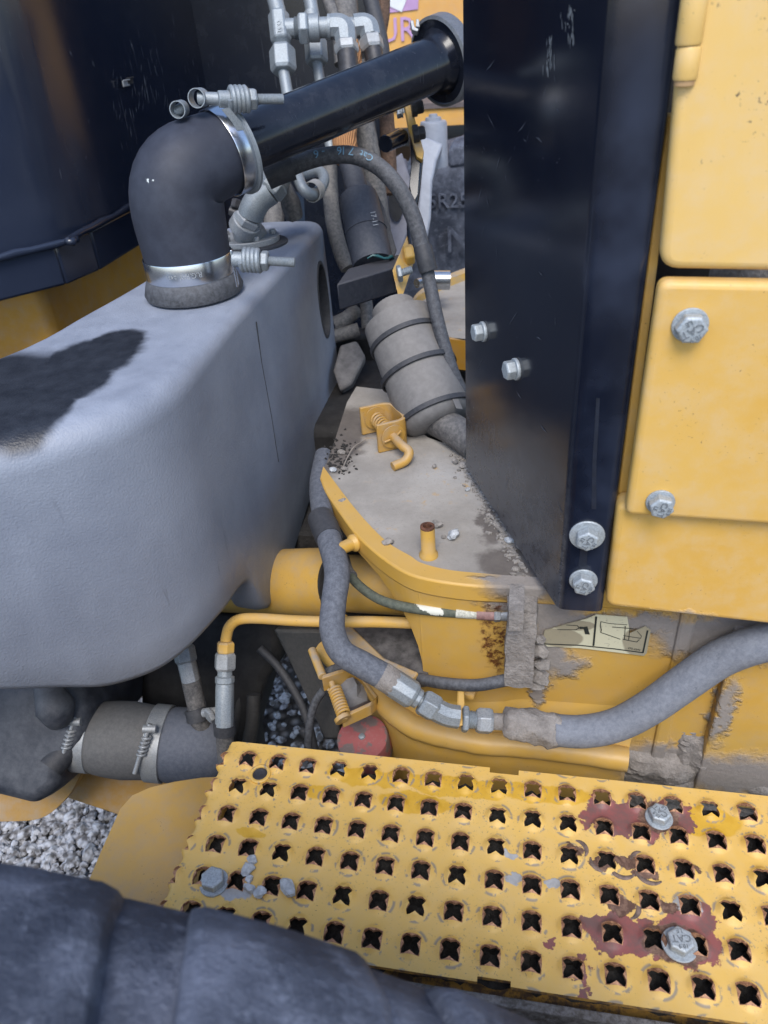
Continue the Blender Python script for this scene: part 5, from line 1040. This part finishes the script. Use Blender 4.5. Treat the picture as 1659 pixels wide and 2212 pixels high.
# ================================================================== BLACK PANEL AND YELLOW BODYWORK ON THE RIGHT
ZB = .95
N0, F0, R0 = PZ(1206, 1316, ZB), PZ(1007, 1008, ZB), PZ(1303, 1323, ZB)
R0.y = N0.y
bpn = thing('steel_guard', 'tall folded black steel panel standing beside the yellow bodywork', 'panel', (N0+F0)/2)
PANM = black_paint('panel_black', (.005, .007, .015), .16, .015, dustlow=(.97, 1.20, .40), scr=.6, sky_sheen=[((N0.x+.06, N0.y-.02, 1.45), (.055, .024, 2.0))])  # sky reflection on the front face painted as a bluish tint
zt_ = 1.95; tp = .005
fd = (F0-N0).normalized(); fn = V((fd.y, -fd.x, 0)).normalized()      # outward normal of the broad face
if fn.x > 0: fn = -fn
b = MB()
prof_o = roundpoly([F0, N0, R0, R0+V((0, .07, 0))], [0, .009, .010, 0], 5)
inn_ = [F0-fn*tp, N0+V((tp*.6, tp, 0)), R0+V((-tp, tp, 0)), R0+V((-tp, .07, 0))]; prof_i = roundpoly(inn_, [0, .007, .006, 0], 5)
ringp = prof_o+list(reversed(prof_i))
b.rings([[V((p.x, p.y, ZB)) for p in ringp], [V((p.x, p.y, zt_)) for p in ringp]], (1, 1))
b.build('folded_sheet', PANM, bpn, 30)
b = MB(); b.box(((F0-fn*.0026).x, (F0+fd*.0012).y, (ZB+zt_)/2), (.004, .0022, zt_-ZB-.01), Matrix.Rotation(math.atan2(fn.y, fn.x), 3, 'Z')); b.build('cut_edge', ZINC, bpn, 0)
def onplane(px, py, p, n):
    d_ = ray(px, py); return CAM+d_*((V(p)-CAM).dot(n)/d_.dot(n))
for px, py, r_ in ((1046, 716, .0118), (1117, 797, .0118)):
    p = onplane(px, py, N0, fn); bolt(bpn, p, fn, r_, .0115, .0130, .004, text=False, turn=.2)
for px, py, tr, w_ in ((1268, 1155, 2.6, .0190), (1260, 1252, 2.9, .0158)):
    bolt(bpn, PY(px, py, N0.y), (0, -1, 0), .0128, .012, w_, .003, turn=tr)
DRIP = plain('drip_film', (.011, .015, .027), .45, .3, 120, .1)   # dried drip and fine scratches on the front face and broad face
for (x0, y0, x1, y1, wd) in ((1292, 860, 1284, 1000, 4), (1284, 1000, 1283, 1100, 5), (1262, 1185, 1258, 1225, 9)):
    A, B_ = PY(x0, y0, N0.y-.0005), PY(x1, y1, N0.y-.0005); q = RW(wd, .8); b = MB(); b.add([A-V((q*.8, 0, 0)), A+V((q*.8, 0, 0)), B_+V((q, 0, 0)), B_-V((q, 0, 0))], [(0, 1, 2, 3)]); b.build('dried_drip', DRIP, bpn, 0)
b = MB(); rs_ = random.Random(9)
for k in range(46):
    px, py = rs_.uniform(1030, 1220), rs_.uniform(120, 1150); A, B_ = onplane(px, py, N0+fn*.0005, fn), onplane(px+rs_.uniform(-22, 22), py+rs_.uniform(4, 40), N0+fn*.0005, fn); wv_ = fd*RW(rs_.uniform(.15, .45), .9)
    b.add([A, (A+B_)/2+wv_+V((0, 0, rs_.uniform(-.002, .002))), B_, (A+B_)/2-wv_], [(0, 1, 2, 3)])
b.build('scratches', plain('panel_scratch', (.06, .068, .09), .7, .5, 200, .2), bpn, 0)['kind'] = 'stuff'
# scuffed paint patches
b = MB()
for px, py, h_ in ((1187, 125, 50), (1230, 55, 45)):
    for k in range(26):
        x = px+random.gauss(0, 7); y0 = py+random.uniform(-h_, h_*.6); y1 = y0+random.uniform(5, 26)
        A, B_ = onplane(x, y0, N0+fn*.0004, fn), onplane(x+random.uniform(-1, 1), y1, N0+fn*.0004, fn); wv_ = fd*RW(random.uniform(.6, 2.2), .9)
        b.add([A-wv_*.3, A+wv_*.3, (A+B_)/2+wv_, B_+wv_*.2, B_-wv_*.2, (A+B_)/2-wv_], [(0, 1, 2, 3, 4, 5)])
b.build('scuff_marks', plain('scuff', (.20, .215, .23), .8, .5, 200, .2), bpn, 0)['kind'] = 'stuff'

edge_dust = [(PY(1340+70*k, 1322+9*k, .66), (.035, .04, .006+.003*(k % 3))) for k in range(7)]
YB_ = yellow('yellow_body', .40, .25, .6, lin((.62, .378, .095)), lin((.59, .34, .068)), mud=edge_dust, mudamp=.012, mudc=lin((.26, .23, .20)), rough=.40, dustc=lin((.56, .43, .27)))
YDOOR = yellow('yellow_door', .45, .25, 1.0, lin((.68, .45, .15)), lin((.65, .42, .13)), rough=.38, dustc=lin((.60, .46, .30)))
def sheet_panel(name, label, pxs, yv, rr_, mat, depth=.03, bev=.007, group=None):
    P = [PY(x, y, yv) for x, y in pxs]; q = roundpoly(P, rr_, 5)
    root = thing(name, label, 'panel', (sum((p.x for p in P))/len(P), yv, min(p.z for p in P)))
    b = MB(); b.prism(q, V((0, depth, 0))); b.build('sheet', mat, root, 30, bevel=bev, seg=4); return root
lowp = sheet_panel('lower_panel', 'bottom yellow body panel ending above the dusty frame', [(1335, 1090), (1308, 1311), (1760, 1362), (1760, 1100)], .660, [.012, .012, 0, 0], YB_)
midp = sheet_panel('cover_panel', 'bolted yellow cover panel in the middle of the bodywork', [(1425, 608), (1351, 1114), (1760, 1142), (1760, 614)], .645, [.010, .008, 0, 0], YB_, .02)
dor = sheet_panel('access_door', 'pale yellow hinged access door above the bolted cover panel', [(1487, -90), (1425, 583), (1760, 589), (1760, -90)], .650, [0, .016, 0, 0], YDOOR, .02)
bolt(midp, PY(1490, 701, .645), (0, -1, 0), .0132, .012, .0152, .003, turn=2.1); bolt(midp, PY(1426, 1083, .645), (0, -1, 0), .0122, .012, .0140, .003, turn=2.9)
yh = .652
for k, (pa, pb) in enumerate((((1492, -80), (1487, 96)), ((1486, 100), (1479, 172)))):
    A, B_ = PY(*pa, yh), PY(*pb, yh); b = MB(); r_ = RW(28 if k == 0 else 26, TD(B_)); b.lathe([(r_*.9, 0), (r_, .002), (r_, (B_-A).length-.002), (r_*.92, (B_-A).length)], V((B_.x, yh, A.z)), (0, 0, -1), 28); b.build('hinge_knuckle', YDOOR, dor)
b = MB(); B_ = PY(1479, 174, yh); b.cyl(B_+V((0, 0, .002)), B_-V((0, 0, .003)), RW(17, .7)); b.build('hinge_pin', plain('worn_pin', (.4, .25, .12), .6), dor)
# post edge, and a dark box added to darken the gap behind the panels
b = MB(); ztop = PY(1450, 250, .69).z; zbot = PY(1340, 1112, .69).z; xl = R0.x+.004
pp = [PY(1442, 250, .690), PY(1463, 250, .690), PY(1349, 1118, .690), PY(1328, 1118, .690)]
b.prism(roundpoly([V((p.x, .690, p.z)) for p in pp], [.006, .008, 0, 0]), V((0, .02, 0))); tag(b.build('door_post', YB_, None, 30, bevel=.002), 'narrow yellow post edge between the black panel and the door', 'post')
b = MB(); b.box((.40, .80, 1.45), (.60, .06, .96)); tag(b.build('gap_backing', DARK, None), 'dark backing box added in the gap behind the yellow panels', 'bulkhead')
lumpy_sheet('packed_mud', PY(1540, 600, .70).x, .45, PY(1600, 625, .70).z, PY(1600, 585, .70).z+.01, .705, .01, 11, midp, MUD, 40, 8, .004)

# ================================================================== BEYOND: THE FAR SIDE AND THE NEXT MACHINE
fp = thing('far_hitch_plate', 'dusty pale hitch plate with a curved yellow rim seen past the hoses', 'plate', PZ(960, 680, .90))
zz = .93
pts = [PZ(895, 664, zz), PZ(925, 640, zz), PZ(960, 620, zz), PZ(1030, 592, zz), PZ(1100, 600, zz), PZ(1100, 740, zz), PZ(1000, 735, zz), PZ(940, 720, zz)]
b = MB(); b.prism(pts, V((0, 0, -.04))); b.build('top', PLATE, fp, 20)
rim_ = crom([PZ(880, 690, zz), PZ(897, 660, zz), PZ(925, 638, zz), PZ(965, 617, zz), PZ(1040, 588, zz)], 5)
b = MB(); b.rings([[p+V((0, -.02, .02)), p+V((0, .03, .02)), p+V((0, .03, -.05)), p+V((0, -.02, -.05))] for p in rim_], (1, 1)); b.build('rim', YDUSTY, fp, 30)
b = MB(); b.prism([PZ(940, 722, zz)+V((0, -.01, 0)), PZ(1100, 738, zz)+V((0, -.01, 0)), PZ(1100, 738, zz)+V((0, -.01, -.07)), PZ(940, 722, zz)+V((0, -.01, -.07))], V((0, -.01, 0))); b.build('front_edge', YDARK, fp, 0)
PALE = plain('pale_grey_paint', (.27, .295, .35), .55, .15, 20, .1)
wp_ = thing('pale_post', 'pale grey cast post with a pin cap behind the bracket arm', 'post', PT(930, 560, 2.0))
b = MB(); tq = 2.0; b.prism([PT(908, 290, tq), PT(958, 310, tq), PT(944, 345, tq), PT(934, 390, tq), PT(931, 470, tq), PT(920, 525, tq), PT(905, 545, tq), PT(900, 480, tq), PT(906, 400, tq)], FWD*.12); b.build('casting', PALE, wp_, 30, bevel=.006)
b = MB(); c_ = PT(936, 262, 2.04); b.lathe([(RW(31, 2), -.115), (RW(30, 2), -.006), (RW(28, 2), 0), (RW(18, 2), .002), (RW(17, 2), .010), (RW(10, 2), .011), (RW(9, 2), .018)], c_, (0, 0, 1), 30); b.build('pin_cap', PALE, wp_)
b = MB(); b.prism([PT(836, 352, 1.9), PT(868, 328, 1.9), PT(892, 400, 1.9), PT(888, 480, 1.9), PT(860, 560, 1.9), PT(838, 560, 1.9)], FWD*.05); b.build('gusset', plain('grey_gusset', (.15, .15, .18), .6, .2, 20), wp_, bevel=.004)
b = MB(); b.lathe([(.5, 0), (.5, .004)], V((0, 0, 0)), (0, -1, 0), 24); c_ = PT(856, 432, 1.888); b.v = [c_+RGT*(p.x*RW(17, 1.9)*2)+UPV*(p.z*RW(46, 1.9)*2)-FWD*(p.y*.5) for p in b.v]; b.build('slot_shade', DARK, wp_)  # dark oval painted in for the slot's shade; gusset stays uncut
b = MB(); b.cyl(PT(900, 612, 1.75), PT(960, 600, 1.8), RW(10, 1.75)); b.lathe([(RW(20, 1.75), 0), (RW(20, 1.75), .04)], PT(935, 605, 1.74), RGT, 20); tag(b.build('hydraulic_rod', zinc('bright_rod', (.6, .63, .66), .25, .1, .9), None), 'bright metal rod end beyond the far hitch plate', 'rod')
fm = thing('far_machine', 'blurred yellow machine body with purple lettering in the background', 'machine', (-.5, 4.0, .6))
YFAR = yellow('yellow_far', .4, .2, .3, lin((.72, .40, .10)), lin((.64, .34, .10)), dustc=lin((.55, .36, .22)))
z0 = PY(930, 205, 4.0).z
b = MB(); b.box((.95, 4.3, z0+.9), (3.4, .6, 1.8)); b.build('body_side', YFAR, fm, 0, bevel=.02)
b = MB(); z1_ = PY(960, 222, 3.7).z; b.box((.95, 3.85, z1_-.0), (3.4, .5, .02)); b.build('walkway', plain('walkway_grime', (.12, .10, .10), .9, .3, 12), fm, 0)
b = MB(); z2_ = PY(960, 272, 3.6).z; b.box((.95, 3.62, (z1_+z2_)/2-.006), (3.4, .02, z1_-z2_-.012)); b.build('walkway_edge', YFAR, fm, 0)
b = MB(); b.box((.95, 4.2, .75), (3.4, .8, .5)); b.build('underframe', plain('rust_under', (.09, .05, .025), .9, .4, 10), fm, 0)
PURP = plain('purple_print', (.48, .30, .52), .6, .1, 10)
ylt = 3.995
textmesh('lettering', 'UR', .135, PY(858, 67, ylt), (1, 0, 0), (.12, 0, 1), PURP, fm, .002, 0)
b = MB(); b.add([PY(838, -30, ylt), PY(905, -30, ylt), PY(903, 20, ylt), PY(838, 28, ylt)], [(0, 1, 2, 3)]); b.build('purple_band', PURP, fm, 0)
b = MB(); b.add([PY(838, -40, ylt-.003), PY(893, -40, ylt-.003), PY(868, 26, ylt-.003), PY(838, 12, ylt-.003)], [(0, 1, 2, 3)]); b.build('white_arrow', plain('white_print', (.7, .72, .74), .6, .05), fm, 0)
ft = thing('tyre', 'dusty dark tyre with raised sidewall letters beyond the hitch', 'tyre', (-.25, 3.4, 0))
tyc = V((-.20, 3.15, .52)); R2 = PY(965, 300, 2.98).z-.52
b = MB(); b.lathe([(.21, -.12), (R2*.55, -.17), (R2*.72, -.175), (R2*.74, -.18), (R2*.86, -.178), (R2*.88, -.17), (R2*.94, -.16), (R2*.95, .16), (R2*.7, .17), (.28, .12)], tyc, (0, 1, 0), 72); b.build('carcass', TYRE, ft, 40)
for k in range(22):
    a = 2*math.pi*k/22; b = MB(); rr = []
    for yy, tt in ((-.02, R2*1.0), (-.12, R2*1.0), (-.165, R2*.97), (-.185, R2*.88)):
        rr.append([V((tyc.x+math.sin(a+da+yy*.6)*q, tyc.y+yy, tyc.z+math.cos(a+da+yy*.6)*q)) for q, da in ((R2*.86, -.10), (tt, -.085), (tt, .085), (R2*.86, .10))])
    b.rings(rr, (1, 1)); b.build('lug', TYRE, ft, 45, bevel=.012)
b = MB(); b.lathe([(.20, -.10), (.21, -.11), (.22, -.10), (.22, .12), (.05, .1), (.05, -.06)], tyc, (0, 1, 0), 40); b.build('rim', YDARK, ft)
textmesh('sidewall_lettering', '5R25', .075, PY(968, 435, 2.965), (1, 0, 0), (0, 0, 1), TYRE, ft, .004); textmesh('sidewall_lettering', 'N', .14, PY(992, 520, 2.972), (1, 0, 0), (0, 0, 1), TYRE, ft, .004)
